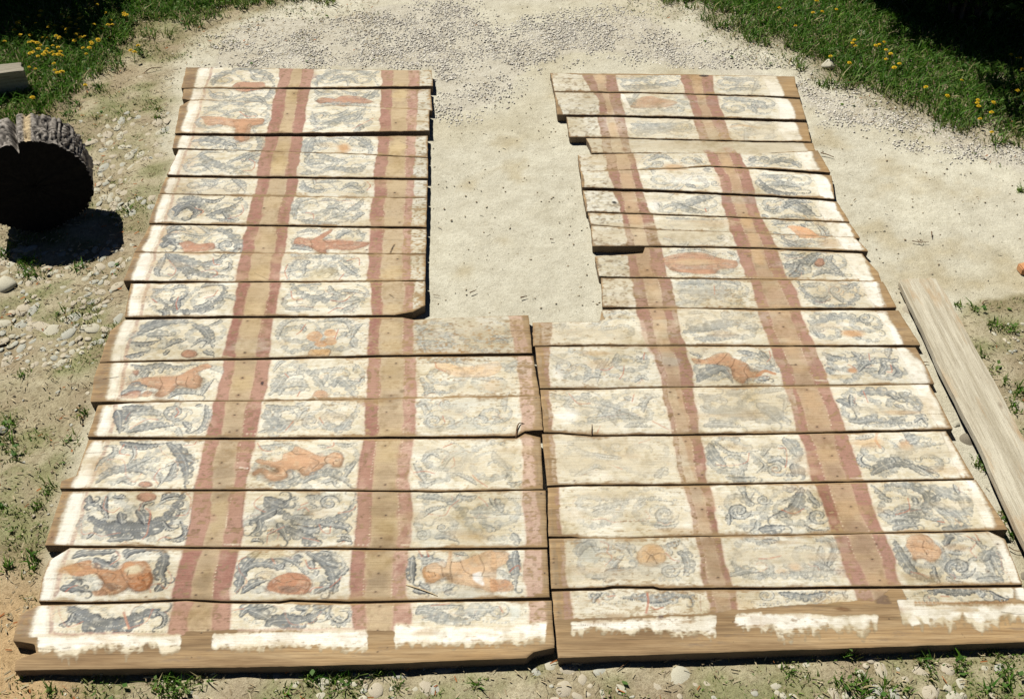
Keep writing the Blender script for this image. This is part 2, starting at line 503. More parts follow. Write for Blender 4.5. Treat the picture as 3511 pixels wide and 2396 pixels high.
# --- grounds of the six columns ----------------------------------------------------
CREAM = (0.70, 0.685, 0.60); CREAM2 = (0.59, 0.535, 0.40); BEIGE = (0.49, 0.435, 0.32); WHITE = (0.77, 0.755, 0.69)
OCHRE = (0.47, 0.37, 0.235); OCHRE2 = (0.41, 0.305, 0.195); RED = (0.27, 0.115, 0.09); RED2 = (0.36, 0.20, 0.155); PINK = (0.51, 0.355, 0.275)
wbl = [(684,226),(612,511),(577,604),(534,766),(461,948),(430,1084),(391,1200),(364,1374),(329,1494),(248,1665),(217,1781),(197,1835),(143,2028),(128,2080),(98,2190)]
wbr = [(716,226),(640,511),(601,604),(560,766),(501,948),(467,1084),(420,1200),(390,1374),(362,1494),(297,1665),(258,1781),(242,1835),(181,2028),(160,2080),(145,2190)]
r1l = [(963,228),(922,445),(885,596),(837,832),(800,1065),(765,1239),(732,1394),(676,1645),(654,1781),(643,1835),(602,1990),(580,2178)]
r1r = [(999,228),(961,445),(928,596),(877,832),(833,1065),(798,1239),(771,1394),(724,1645),(715,1781),(705,1835),(662,1990),(634,2185)]
r2l = [(1038,228),(1005,445),(986,596),(949,832),(910,1065),(874,1239),(833,1471),(806,1645),(778,1781),(773,1835),(740,1990),(722,2165)]
r2r = [(1075,228),(1040,445),(1021,596),(984,832),(943,1065),(920,1239),(881,1471),(846,1645),(829,1781),(829,1835),(794,1990),(773,2165)]
r3l = [(1307,232),(1305,445),(1288,596),(1269,832),(1271,1065),(1257,1239),(1251,1471),(1232,1645),(1220,1835),(1205,1990),(1209,2170)]
r3r = [(1347,232),(1340,445),(1327,596),(1313,832),(1302,1065),(1294,1239),(1294,1471),(1271,1645),(1267,1835),(1251,1990),(1251,2170)]
r4l = [(1401,232),(1396,445),(1393,596),(1389,832),(1384,1065),(1381,1239),(1383,1471),(1365,1645),(1369,1835),(1350,1990),(1340,2168)]
r4r = [(1436,232),(1429,445),(1416,596),(1412,832),(1409,1065),(1420,1239),(1420,1471),(1404,1645),(1410,1835),(1400,1990),(1400,2168)]
r5l = [(1748,1075),(1770,1239),(1785,1432),(1797,1587),(1793,1742),(1801,1835),(1803,1990),(1812,2160)]
r5r = [(1789,1075),(1816,1239),(1831,1432),(1828,1587),(1843,1742),(1855,1835),(1859,1990),(1866,2160)]
edge_r = [(1492,225),(1478,600),(1466,960),(1462,1088)]
s1l = [(1846,1100),(1866,1258),(1886,1432),(1894,1626),(1921,1912),(1926,2130)]
s1r = [(1888,1100),(1882,1258),(1899,1432),(1911,1626),(1934,1912),(1960,2125)]
s2l = [(2002,262),(2049,349),(2080,560),(2087,612),(2126,697),(2157,890),(2169,987),(2200,1142),(2248,1239),(2300,1432),(2335,1626),(2397,1912),(2430,2105)]
s2r = [(2037,262),(2070,349),(2114,560),(2122,612),(2141,697),(2184,890),(2207,987),(2242,1142),(2268,1239),(2317,1432),(2349,1626),(2412,1912),(2446,2105)]
s3l = [(2083,262),(2087,349),(2161,560),(2167,612),(2188,697),(2234,890),(2258,987),(2293,1142),(2320,1239),(2366,1432),(2393,1626),(2463,1912),(2500,2095)]
s3r = [(2114,262),(2126,349),(2180,560),(2190,612),(2219,697),(2281,890),(2300,987),(2335,1142),(2366,1239),(2397,1432),(2424,1626),(2480,1912),(2520,2095)]
s4l = [(2335,262),(2366,368),(2432,554),(2463,619),(2486,716),(2533,871),(2575,987),(2612,1110),(2655,1220),(2718,1396),(2776,1592),(2831,1749),(2882,1914),(2935,2060)]
s4r = [(2366,262),(2393,368),(2463,554),(2498,619),(2521,716),(2579,871),(2606,987),(2643,1110),(2694,1220),(2753,1396),(2816,1592),(2867,1749),(2929,1914),(2990,2060)]
s5l = [(2409,262),(2424,368),(2509,554),(2533,619),(2564,716),(2626,871),(2674,992),(2729,1110),(2757,1220),(2835,1396),(2890,1592),(2945,1749),(3019,1914),(3050,2020)]
s5r = [(2444,262),(2463,368),(2544,554),(2575,619),(2600,716),(2670,871),(2718,992),(2757,1110),(2804,1220),(2874,1396),(2941,1592),(2992,1749),(3063,1914),(3085,2020)]
rwl = [(2612,262),(2663,372),(2674,450),(2757,568),(2796,639),(2808,718),(2874,835),(2933,933),(2972,1031),(3043,1129),(3066,1180),(3098,1239),(3164,1376),(3227,1474),(3274,1592),(3333,1710),(3372,1796),(3431,1914),(3462,1992),(3490,2060)]
rwr = [(2664,262),(2710,372),(2737,450),(2800,568),(2843,639),(2870,718),(2945,835),(2988,933),(3015,1031),(3070,1129),(3094,1180),(3157,1239),(3215,1376),(3258,1474),(3305,1592),(3368,1710),(3407,1796),(3470,1914),(3500,1992),(3600,2060)]
outer_l = [(x - 60, y) for x, y in wbl]
strip(outer_l, wbl, BEIGE, 0.45, RED2, 0.5)
strip(wbr, r1l, CREAM, 0.96, CREAM2, 0.08)
strip(r2r, r3l, CREAM, 0.96, CREAM2, 0.08)
strip(r4r[:5], edge_r, CREAM, 0.8, CREAM2, 0.4)
strip(r4r[5:], r5l[1:], CREAM, 0.95, CREAM2, 0.15)
strip([(1408, 1075), (1420, 1239)], [(1748, 1075), (1770, 1239)], CREAM2, 0.8, CREAM, 0.3)
strip(r5r, [(1840, 1075), (1880, 1432), (1895, 1990), (1905, 2160)], OCHRE2, 0.5)
strip([(1800, 1100), (1880, 2130)], s1l[::len(s1l) - 1], OCHRE2, 0.5)
strip(s1r, [(2200, 1100)] + s2l[8:], CREAM, 0.94, CREAM2, 0.2)
strip([(1870, 250), (1985, 560), (2010, 700), (2050, 990), (2070, 1110)], s2l[:8], CREAM2, 0.85, CREAM, 0.4)
strip(s3r, s4l, CREAM, 0.95, CREAM2, 0.15)
strip(s5r + [(3120, 2075)], rwl[:19] + [(3470, 2050)], CREAM, 0.95, CREAM2, 0.1)
strip(rwr, [(x + 90, y) for x, y in rwr], OCHRE2, 0.35, RED2, 0.5)
# batten strips (once covered by joists)
for a, b_ in ((r1r, r2l), (r3r, r4l), (s2r, s3l), (s4r, s5l)):
    strip(a, b_, OCHRE if a in (r1r, r3r) else (0.445, 0.335, 0.215), 0.95, OCHRE2 if a in (r1r, r3r) else (0.37, 0.255, 0.165), 0.12, NZ_D)
# yellowing
for (y0, y1) in ((0, PH),):
    k = np.clip((NZ_D - 0.45) * 2.2, 0, 1) * 0.35
    RGB[:] = RGB * (1 - k[..., None]) + np.array(CREAM2, np.float32) * k[..., None] * np.clip(RGB.sum(2, keepdims=True), 0, 1)
# red bands
for a, b_, c1, c2, op in ((r1l, r1r, RED, RED2, .9), (r2l, r2r, RED, RED2, .88), (r3l, r3r, RED, RED2, .86), (r4l, r4r, RED2, PINK, .85), (r5l, r5r, PINK, (0.58, 0.44, 0.34), .78), (s1l, s1r, PINK, RED2, .62),
                          (s2l[:8], s2r[:8], RED2, RED, .72), (s2l[7:], s2r[7:], PINK, RED2, .66), (s3l, s3r, RED2, RED, .7), (s4l, s4r, RED2, (0.30, 0.145, 0.11), .82), (s5l, s5r, RED2, (0.33, 0.17, 0.13), .8)):
    strip(a, b_, PINK, op * .5, None, .3, None, 6, 3); strip(a, b_, c1, op, c2, .5, NZ_E, 4, 1.2)
for a in (r2l, r3r, r4l, s3l, s5l, s4r, s2r):      # pale lines left along the battens
    P = smooth(np.stack(un(*np.array(a, float).T, ZT), 1), 160)
    for i in range(0, len(P) - 8, 8):
        if lr.random() < 0.55: stroke(P[i:i + 9], 0.0022, (0.74, 0.66, 0.5), 0.7, 1.5)
for a in (r1l, r3l, r2r):                          # dark edge lines beside the panels
    P = smooth(np.stack(un(*np.array(a, float).T, ZT), 1), 200)
    for i in range(90, len(P) - 8, 8):
        if lr.random() < 0.7: stroke(P[i:i + 9], 0.0016, (0.07, 0.06, 0.055), 0.6, 1.5)
# bright white bands
for a, b_ in ((wbl, wbr), (rwl, rwr)):
    strip(a, b_, (0.64, 0.59, 0.46), 0.7, CREAM, .3, None, 12, 7)
    strip(a, b_, WHITE, 0.92, (0.72, 0.69, 0.6), 0.12, NZ_E, 9)
thin_red = [(x + 6, y) for x, y in wbr]; thin_red2 = [(x + 6 + 8 + 8 * (y / 2200), y) for x, y in wbr]
strip(thin_red, thin_red2, (0.2, 0.075, 0.06), 0.62, PINK, 0.75)

sr = np.random.default_rng(17)
for k, yy in enumerate((330, 420, 480, 560, 640, 720, 800, 900, 1010, 1140, 1300, 1440, 1600, 1950)):
    xx = np.interp(yy, [p[1] for p in wbr], [p[0] for p in wbr]); ww = sr.uniform(20, 60)
    P = np.stack(un(np.array([xx + 22, xx + 22 + ww]), np.array([yy, yy]), ZT), 1)
    wash('a0', (0.40, 0.30, 0.19), sr.uniform(.3, .65), (xx + 24) / TS, yy / TS, ww / TS, 30 / TS)
for k in range(26):
    wash('a0', [(0.53, 0.45, 0.28), (0.46, 0.36, 0.22), (0.74, 0.72, 0.63)][k % 3], sr.uniform(.2, .5), sr.uniform(650, 3300) / TS, sr.uniform(260, 2050) / TS, sr.uniform(30, 120) / TS, sr.uniform(14, 40) / TS)
for a, b_ in ((r1r, r2l), (r3r, r4l), (s2r, s3l), (s4r, s5l)):          # glaze left between the joists, darker at some boards
    ym = np.arange(260, 2120, 62)
    for y_ in ym:
        xa = np.interp(y_, [p[1] for p in a], [p[0] for p in a]); xb = np.interp(y_, [p[1] for p in b_], [p[0] for p in b_])
        far_ = y_ < 1250
        c_ = [(0.52, 0.405, 0.23), (0.41, 0.32, 0.205), (0.46, 0.36, 0.225)][sr.integers(0, 3)] if far_ else [(0.42, 0.325, 0.185), (0.27, 0.205, 0.135), (0.33, 0.25, 0.16)][sr.integers(0, 3)]
        c_ = c_ if a in (r1r, r3r) else tuple(np.array(c_) * np.array([.97, .87, .9]))
        wash('a0', c_, sr.uniform(.4, .8), (xa + xb) / 2 / TS, y_ / TS, (xb - xa) * .5 / TS, 30 / TS)
CLIP = np.zeros((PH, PW), np.float32)
for a, b_ in ((wbr, r1l), (r2r, r3l), (r4r, r5l), (r4r[:5], edge_r), (s1r, [(2200, 1100)] + s2l[8:]), ([(1870, 250), (1985, 560), (2010, 700), (2050, 990), (2070, 1110)], s2l[:8]), (s3r, s4l), (s5r + [(3120, 2090)], rwl[:19] + [(3470, 2090)])):
    l_ = np.stack(un(*np.array(a, float).T, ZT), 1); r_ = np.stack(un(*np.array(b_, float).T, ZT), 1)
    y0, y1, x0, x1, m = poly_mask(np.vstack([l_, r_[::-1]]), 3)
    CLIP[y0:y1, x0:x1] = np.maximum(CLIP[y0:y1, x0:x1], m)
def scroll_panel(el, er, ya, yb, tone, flip):
    A = np.array(el, float); B = np.array(er, float)
    def pt(u, v):
        y = ya + (yb - ya) * v; xa = np.interp(y, A[:, 1], A[:, 0]); xb = np.interp(y, B[:, 1], B[:, 0])
        return np.array(un(xa + (xb - xa) * u, y, ZT))
    H = np.linalg.norm(pt(.5, 0) - pt(.5, 1)); W = np.linalg.norm(pt(0, .5) - pt(1, .5))
    f = (lambda v: 1 - v) if flip else (lambda v: v)
    leaf(np.array([pt(.03, f(.6)), pt(.2, f(.12)), pt(.42, f(.3)), pt(.56, f(.75)), pt(.8, f(.9)), pt(.97, f(.45))]), .15 * H, tone)
    for cu, cv, r_, s in ((.26, f(.62), .34, 1), (.74, f(.4), .34, -1)):
        c = pt(cu, cv); th = np.linspace(0, 2 * np.pi * 1.25, 20); rr = min(r_ * H, .2 * W) * (1 - .75 * th / th[-1])
        sg = s * (-1 if flip else 1)
        leaf(np.stack([c[0] + rr * 1.25 * np.cos(sg * th + 1.3), c[1] + rr * np.sin(sg * th + 1.3)], 1), .14 * H, tone)
    for _ in range(2):
        u, v = lr.uniform(.08, .9), lr.uniform(.12, .85); a = pt(u, v); d = lr.normal(0, .16 * H, 2)
        leaf(np.array([a, a + d + lr.normal(0, .03 * H, 2), a + 2 * d + lr.normal(0, .06 * H, 2)]), .13 * H, tone * .9)
LYm = [(a + b) / 2 for a, b in zip((234,305,350,463,511,605,662,766,865,966,1090,1241,1378,1500,1676,1870,2063), (246,298,380,457,540,612,677,780,869,962,1085,1215,1362,1500,1680,1881,2050))] + [2150]
RYm = [258,326,407,480,522,588,665,743,792,855,956,1055,1186,1325,1480,1653,1829,2014,2085]
for i in range(17):
    far_ = i < 10
    scroll_panel(wbr, r1l, LYm[i] + 6, LYm[i + 1] - 4, .38 if far_ else .2, i % 2); scroll_panel(r2r, r3l, LYm[i] + 6, LYm[i + 1] - 4, .34 if i < 11 else .2, (i + 1) % 2)
    if i >= 10: scroll_panel(r4r, r5l, LYm[i] + 8, LYm[i + 1] - 6, .24, i % 2)
for i in range(18):
    if i != 3:
        scroll_panel(s3r, s4l, RYm[i] + 6, RYm[i + 1] - 4, .26 if i < 12 else .34, i % 2); scroll_panel(s5r, rwl, RYm[i] + 6, RYm[i + 1] - 4, .36 if i < 12 else .4, (i + 1) % 2)
    if i >= 11: scroll_panel(s1r, [(2200, 1100)] + s2l[8:], RYm[i] + 8, RYm[i + 1] - 6, .24, i % 2)
# --- column 1 ------------------------------------------------------------------------
g('a0',45,.5,1880,770,1900,720,2000,660,2150,620,2324,635); g('a1',52,.55,0,612,150,630,300,680,360,765)
g('a0',25,.4,2215,650,2250,700,2324,700); ell('a1',OR1,.85,105,775,115,42); fig('a0',OR1,.8,2110,775,2150,748,2324,735,2324,800,2150,800)
g('a0',30,.4,1850,800,1900,850,2050,862,2200,840); g('a1',42,.5,350,770,330,830,250,890,160,810)
g('a0',36,.45,1800,965,1900,962,2050,915,2200,960,2300,930); g('a0',30,.4,1950,1045,2100,990,2250,1010)
g('a1',42,.5,0,945,100,930,200,900,320,960,250,1025); g('a1',28,.4,120,880,230,870,300,930); rl('a1',60,1000,120,1040,200,1040)
fig('a0',OR2,.8,1780,1040,1900,1042,2100,1065,2180,1065,2324,1062,2324,1112,2230,1130,2220,1235,2120,1240,2090,1150,1950,1112,1850,1120)
fig('a1',OR2,.85,0,1070,80,1065,130,1080,200,1080,250,1060,275,1085,200,1120,140,1110,120,1180,100,1250,30,1250,20,1130)
g('a0',62,.6,1700,1255,1850,1240,2000,1275,2100,1295); spiral('a0',2060,1305,75,.5); g('a1',46,.5,180,1160,232,1240,240,1300,150,1385,60,1400)
g('a0',62,.45,1780,1360,1850,1430,2000,1480,2200,1540); g('a0',42,.5,1780,1385,1850,1350,1950,1362); g('a0',36,.45,2150,1450,2250,1400,2324,1360)
g('a1',36,.5,0,1440,80,1400,160,1370,120,1430); rl('a1',150,1420,200,1450,180,1510,100,1522); g('a0',40,.35,1700,1490,1820,1470,1900,1540)
g('b0',26,.45,1690,122,1800,90,1900,112,2100,140); g('b0',50,.5,2050,30,2120,80,2165,145); g('b0',22,.5,1780,40,1880,52,1950,20)
g('b0',42,.7,1580,225,1680,208,1760,222,1770,255); g('b0',75,.85,1560,375,1600,310,1680,280,1745,330,1700,392); g('b0',36,.8,1800,220,1900,240,1985,208)
g('b0',50,.7,1830,372,1950,330,2050,300,2155,230); g('b0',30,.7,1980,330,2022,400,1900,395); g('b0',30,.6,2000,395,2100,415); g('b0',34,.7,2080,230,2150,205)
rl('b0',1740,300,1812,330,1760,372); rl('b0',2150,270,2165,330,2110,372,2030,392)
g('b0',50,.75,1490,515,1560,480,1650,492); g('b0',26,.5,1650,522,1750,542,1900,530); g('b0',62,.65,1850,480,2000,500,2092,570,2112,650,2050,705,1950,722)
spiral('b0',2020,622,85,.7); g('b0',85,.9,1450,645,1510,580,1565,625); fig('b0',OR1,.85,1600,602,1680,580,1720,602,1800,612,1880,600,1912,632,1880,662,1700,682,1640,680)
wash('b0',(0.5,0.3,0.15),.5,1740,695,150,20); g('b0',42,.6,1480,710,1450,780,1410,860,1430,905); g('b0',72,.65,1480,700,1560,760,1660,860,1690,935)
g('b0',62,.6,1500,702,1650,740,1800,790,1950,760,2000,702); g('b0',52,.6,1600,790,1750,860,1900,892,2060,902); g('b0',26,.6,1960,862,2042,830,2042,780)
rl('b0',1510,760,1570,840,1540,892,1500,882); rl('b0',1800,860,1900,840,1940,880,1900,905); rl('b0',1900,740,1910,790,1960,800)
g('b0',52,.75,1400,1100,1480,1180,1600,1212,1750,1208,1880,1150,1962,1060,1972,990,1850,990); g('b0',62,.75,1575,1190,1560,1120,1625,1090); g('b0',40,.6,1700,1182,1800,1160,1850,1120)
g('b0',36,.6,1500,1030,1580,1000,1662,1010); g('b0',26,.6,1340,1022,1425,1030); g('b0',42,.7,1770,1002,1850,980,1950,985); g('b0',42,.75,1390,1210,1445,1220,1440,1262,1350,1320,1280,1350)
rl('b0',1570,1090,1550,1150,1560,1200); rl('b0',1340,1110,1380,1140); rl('b0',1800,1100,1880,1080,1920,1030)
g('b0',85,.65,1220,1425,1320,1360,1500,1312,1700,1312); g('b0',42,.8,1160,1492,1280,1502,1400,1480); g('b0',62,.55,1300,1432,1400,1420,1520,1430); g('b0',62,.65,1700,1330,1800,1380,1850,1450,1890,1545)
g('b0',30,.6,1850,1342,1930,1312,1950,1290); g('b0',46,.7,1440,1549,1540,1490,1625,1480); g('b0',32,.65,1690,1532,1780,1470,1842,1480,1800,1532)
g('c0',42,.85,1110,62,1200,50,1310,18); ell('c0',OR1,.85,1675,40,68,34); g('c0',34,.75,1450,52,1500,12); g('c0',40,.7,1800,18,1885,52)
g('c0',48,.7,1140,130,1250,152,1400,130,1550,152,1700,128); g('c0',36,.5,1400,205,1425,160); g('c0',60,.55,1250,250,1300,180)
fig('c0',OR2,.9,1130,292,1250,242,1400,240,1550,230,1650,180,1800,120,1860,150,1740,192,1772,250,1740,332,1640,332,1560,312,1510,362,1420,415,1360,400,1400,342,1300,322)
g('c0',90,.7,1060,395,1150,350,1280,345); fig('c0',OR1,.6,1060,400,1150,362,1220,372,1200,420,1070,422); fig('c0',OR2,.8,1220,402,1280,360,1350,370,1290,412)
g('c0',52,.65,1470,425,1550,380,1650,372,1780,402); g('c0',36,.55,1770,402,1812,330,1872,260); fig('c0',OR1,.6,1160,180,1210,180,1200,220,1170,215)
g('c0',85,.75,1030,540,1050,600,1060,745); g('c0',62,.7,1080,512,1200,520,1360,510); g('c0',62,.65,1130,732,1250,702,1400,680,1575,668); spiral('c0',1545,560,110,.65,1.4)
g('c0',52,.6,1820,490,1832,600,1780,702,1690,742); g('c0',40,.65,1620,640,1682,705); g('c0',62,.45,1140,580,1300,562,1420,585); g('c0',30,.6,1730,505,1785,490); rl('c0',1560,520,1580,560,1550,600); rl('c0',1150,700,1300,620,1400,625)
g('c0',52,.8,1060,820,1160,842,1300,852,1480,830); g('c0',85,.75,1480,822,1560,890,1622,980,1652,1100,1640,1212); g('c0',50,.55,1650,962,1735,1002); g('c0',52,.65,1550,1002,1520,1100,1460,1162)
g('c0',62,.55,850,1182,950,1100,1100,1060,1250,1072,1292,1102); g('c0',52,.45,1100,1062,1200,1010,1350,950); g('c0',36,.5,840,1072,900,980,1000,922,1012,862,950,850)
g('c0',22,.45,1170,850,1192,930,1130,1022); g('c0',22,.5,1300,1052,1400,1090,1432,1162,1400,1212); ell('c0',OR1,.8,1290,1192,60,26); g('c0',40,.5,1040,1180,1090,1150,1165,1195)
rl('c0',1100,840,1060,912,1150,932); rl('c0',960,970,1080,970,1112,1032,1120,1110,1190,1172,1250,1100); rl('c0',1640,850,1720,840,1740,815); rl('c0',1420,1050,1370,1130,1400,1190)
g('c0',62,.95,790,1290,800,1362,852,1350); ell('c0',OR1,.85,1302,1300,80,40); g('c0',42,.9,950,1300,930,1400,960,1492); g('c0',36,.9,1000,1302,1110,1312); g('c0',28,.8,870,1375,900,1420)
g('d0',125,1.0,780,-70,900,10,1050,30,1200,40,1350,10,1480,-60,1580,-190,1620,-260); g('c0',62,.9,1060,1440,1080,1545); g('c0',72,.95,1212,1420,1262,1480,1282,1549); g('c0',26,.85,1260,1422,1272,1370,1350,1350)
g('c0',42,.9,1430,1332,1480,1302,1600,1290); g('c0',34,.7,1640,1412,1590,1432,1560,1400); g('d0',46,.95,1600,-20,1642,80,1590,132,1490,145); g('d0',24,.9,770,132,835,80); g('d0',62,.7,950,152,1100,130,1185,132); g('d0',30,.9,1440,-30,1490,40,1560,40)
rl('d0',720,0,732,90,820,80,900,110,1000,90,1062,80); rl('c0',1650,1270,1692,1330,1662,1450,1560,1472); rl('c0',1290,1400,1335,1460,1312,1549); rl('c0',940,1300,920,1400,1000,1440,1060,1400); rl('d0',1320,0,1300,90,1260,140); rl('d0',1400,150,1450,120,1510,130)
g('d0',62,.9,650,312,750,270,950,260,1030,250); g('d0',66,.9,850,310,900,350,990,372,1022,280); g('d0',62,.9,1130,312,1160,260,1300,230,1450,240); g('d0',75,.95,1450,230,1472,330,1440,450,1482,522); g('d0',55,1.0,1390,605,1442,540); g('d0',85,1.0,550,582,650,570,805,602)
fig('d0',(0.32,0.15,0.06),.92,560,400,700,352,800,330,832,370,870,400,1080,410,1120,350,1230,335,1330,350,1366,480,1330,582,1230,602,1160,562,1100,602,1000,632,900,602,940,532,900,482,850,442,700,470)
wash('d0',(0.62,0.58,0.42),.75,1190,420,60,40); fig('d0',(0.30,0.11,0.03),.7,1140,500,1230,470,1340,440,1366,490,1320,575,1210,600,1160,560); fig('d0',(0.16,0.09,0.05),.7,880,540,1000,530,1080,565,1000,600,960,560); fig('d0',OR2,.9,850,590,960,600,950,632,870,632)
wash('d0',(0.45,0.25,0.1),.6,640,410,110,50); rl('d0',1040,250,1072,310,990,372); rl('d0',1500,420,1532,500,1480,582,1420,540,1340,560,1345,612); rl('d0',590,610,640,570,700,550)
g('d0',130,1.0,590,740,700,800,850,880,1000,902,1150,850,1350,780,1400,790); g('d0',42,.95,640,790,600,870,510,902); g('d0',28,.9,1380,780,1442,830,1422,902,1350,935)
rl('d0',510,740,520,820,580,912,660,900,722,870); thin('d0',20,RED_T,.8,1085,790,1105,860,1130,930); rl('d0',1130,930,1280,872,1340,762)
thin('d0',10,(0.05,0.045,0.04),.8,470,962,1000,955,1490,960); strip([T('d0',440,970),T('d0',430,1012)],[T('d0',1500,965),T('d0',1500,1005)],RED,.7,PINK,.5)
# --- column 2 ------------------------------------------------------------------------
g('a1',52,.45,740,772,730,730,850,650,1000,620,1150,640,1240,700,1272,765); g('a1',42,.45,840,732,930,690,1050,700,1092,755); g('a1',26,.45,1230,672,1285,640); g('a1',30,.4,900,740,1000,720,1010,770)
g('a1',32,.4,720,800,780,830,900,832); g('a1',52,.45,1280,790,1240,842,1150,855); g('a1',26,.35,950,800,1050,830,1130,810)
fig('a1',OR1,.75,735,900,770,870,820,870,900,880,960,850,1050,850,1150,862,1240,902,1150,920,1050,920,1000,955,930,950,880,920,820,915,770,922)
g('a1',42,.45,720,965,900,940,1100,942,1245,945); g('a1',32,.4,700,1000,720,1090,765,1110); g('a1',52,.45,770,1122,900,1080,1050,1030,1165,980); g('a1',32,.4,840,1040,950,1022,1020,980); g('a1',22,.4,780,1062,812,1030,760,1010); g('a1',30,.35,1000,1092,1100,1070,1162,1000); g('a1',36,.4,700,1182,800,1140); g('a1',42,.5,1120,1110,1155,1155); rl('a1',1050,1160,1160,1100,1240,1060)
g('a1',85,.5,660,1385,680,1290,725,1200); g('a1',42,.45,740,1232,772,1302); wash('a1',(0.48,0.27,0.12),.8,980,1312,62,50); g('a1',36,.4,1060,1210,1150,1250,1212,1320,1190,1402); g('a1',52,.4,720,1342,850,1400,1000,1432); g('a1',52,.4,650,1452,682,1380); g('a1',46,.45,800,1512,900,1490,1100,1502,1212,1440); g('a1',40,.4,600,1542,720,1540); g('a1',26,.35,830,1232,930,1220,1020,1240); g('a1',60,.45,1120,1260,1200,1310)
g('b1',46,.5,610,50,630,112,750,142,870,120); g('b1',36,.4,730,72,850,60,942,62); g('b1',42,.45,950,132,1050,90,1155,162); rl('b1',1180,60,1210,100,1180,140)
g('b1',62,.5,560,402,550,310,600,240,702,220); g('b1',42,.45,580,402,700,420,850,432,1000,420); g('b1',46,.4,830,302,920,290,952,322); g('b1',46,.45,1000,342,1100,280,1155,220); g('b1',42,.45,1050,432,1120,370,1172,350); rl('b1',650,340,712,350,722,392); rl('b1',770,240,870,230,1060,240); g('b1',30,.35,760,240,860,225,940,245)
g('b1',26,.4,570,512,700,490,870,480); g('b1',52,.5,920,562,980,510,1052,490); g('b1',26,.45,1110,480,1132,522,1192,510)
fig('b1',OR1,.88,550,572,590,550,700,570,740,550,870,480,880,500,800,570,930,580,1180,590,1190,620,1060,662,850,655,830,690,770,682,700,640,600,632,555,620)
g('b1',52,.5,520,652,560,640,640,650,722,672); g('b1',36,.45,520,690,560,712,620,720)
g('b1',46,.5,500,900,520,810,600,740,750,730,900,730,1020,770,1100,850,1112,960,1050,1050); g('b1',50,.55,1050,1050,900,1100,750,1112,600,1060,520,980,500,900); g('b1',42,.5,640,882,640,800,692,770); g('b1',46,.5,750,902,850,850,902,880,850,912); g('b1',36,.5,560,990,700,970,765,982); g('b1',42,.5,840,990,870,1042,950,1070); g('b1',42,.45,640,1082,750,1090,802,1060); g('b1',36,.5,940,762,1040,850,1112,890); g('b1',30,.4,940,1040,1060,1045,1150,1065)
wash('b1',(0.5,0.42,0.24),.5,800,880,130,60); rl('b1',490,800,470,860,492,922); rl('b1',500,1040,520,1110,600,1112); rl('b1',850,1122,960,1132,1022,1090); rl('b1',950,930,990,880); rl('b1',1020,760,1120,740,1130,800)
g('b1',46,.45,950,1202,1030,1180,1102,1140); g('b1',32,.25,480,1202,600,1190,750,1212); rl('b1',830,1230,900,1190,960,1190)
g('b1',42,.35,390,1472,420,1370,500,1300,650,1290); g('b1',36,.35,600,1330,645,1385); g('b1',46,.4,740,1312,900,1290,1000,1312,1032,1392); g('b1',46,.4,1050,1452,1080,1380,1142,1330); g('b1',40,.3,1040,1480,1080,1540)
for c in ((720,1440,66,44),(850,1412,56,34),(862,1482,60,34),(780,1502,60,30)): ell('b1',(0.44,0.235,0.10),.75,*c,line=False)
rl('b1',640,1330,600,1390,560,1420); rl('b1',930,1380,900,1460)
fig('c1',(0.43,0.27,0.12),.9,680,5,850,0,850,55,770,60,670,50); thin('c1',6,(0.08,0.03,0.02),.9,690,-5,850,0,852,50)
g('c1',22,.3,340,192,400,120,450,100); g('c1',42,.3,520,142,600,190,760,180,900,160,1142,130); g('c1',62,.32,300,402,380,320,450,230,562,210); g('c1',52,.3,390,402,430,330,560,310,652,330); g('c1',72,.4,870,332,900,260,960,290,1040,380,1062,432); g('c1',36,.3,1000,272,1100,290,1132,250); g('c1',52,.2,700,230,782,322); fig('c1',BRN,.75,680,410,720,360,780,358,835,412,760,432); rl('c1',550,412,572,370); g('c1',26,.55,1110,275,1135,240); rl('c1',440,205,475,240)
g('c1',105,.35,280,532,330,620,400,702,450,662,522,640); g('c1',52,.4,280,500,400,520,562,510); g('c1',30,.3,560,642,600,560,662,530); spiral('c1',685,640,95,.3); g('c1',62,.3,810,602,850,670,950,702,1000,640,1080,560,1102,480); g('c1',42,.25,820,532,900,580,1000,590); rl('c1',760,610,795,660); rl('c1',460,720,530,640); g('c1',24,.3,220,740,300,715)
g('c1',42,.25,220,862,350,860,502,830); rl('c1',215,830,260,890,340,905)
fig('c1',(0.385,0.215,0.115),.85,195,990,230,970,330,990,430,980,440,930,520,900,550,860,620,880,700,920,790,950,850,930,890,910,950,910,976,970,950,1032,890,1042,830,1012,780,1050,700,1112,620,1112,580,1070,500,1070,480,1132,380,1162,300,1142,250,1090,190,1112,180,1080,250,1050,330,1080,400,1080,380,1052,300,1032,230,1012)
g('c1',62,.5,300,1192,450,1190,550,1150,530,1080); g('c1',62,.5,620,1182,700,1130,850,1100,970,1150,1042,1222); g('c1',42,.45,990,1132,1030,1062,1082,1010); g('c1',32,.4,800,1182,880,1160,902,1212); g('c1',30,.25,900,832,1000,850,1072,830); g('c1',26,.25,745,850,850,862); rl('c1',830,870,885,855,890,825)
g('c1',105,.75,280,1312,350,1350,450,1382,502,1330); g('c1',95,.75,380,1422,330,1450,230,1502,220,1549); g('c1',72,.6,400,1402,480,1470,600,1520,750,1532,900,1502,1000,1450,1060,1380,1085,1290); spiral('c1',850,1362,90,.6,1.3,-1); g('c1',26,.5,680,1372,742,1402); g('c1',32,.55,510,1332,562,1310); g('c1',40,.5,640,1310,740,1300); g('c1',40,.5,540,1470,640,1480,710,1470)
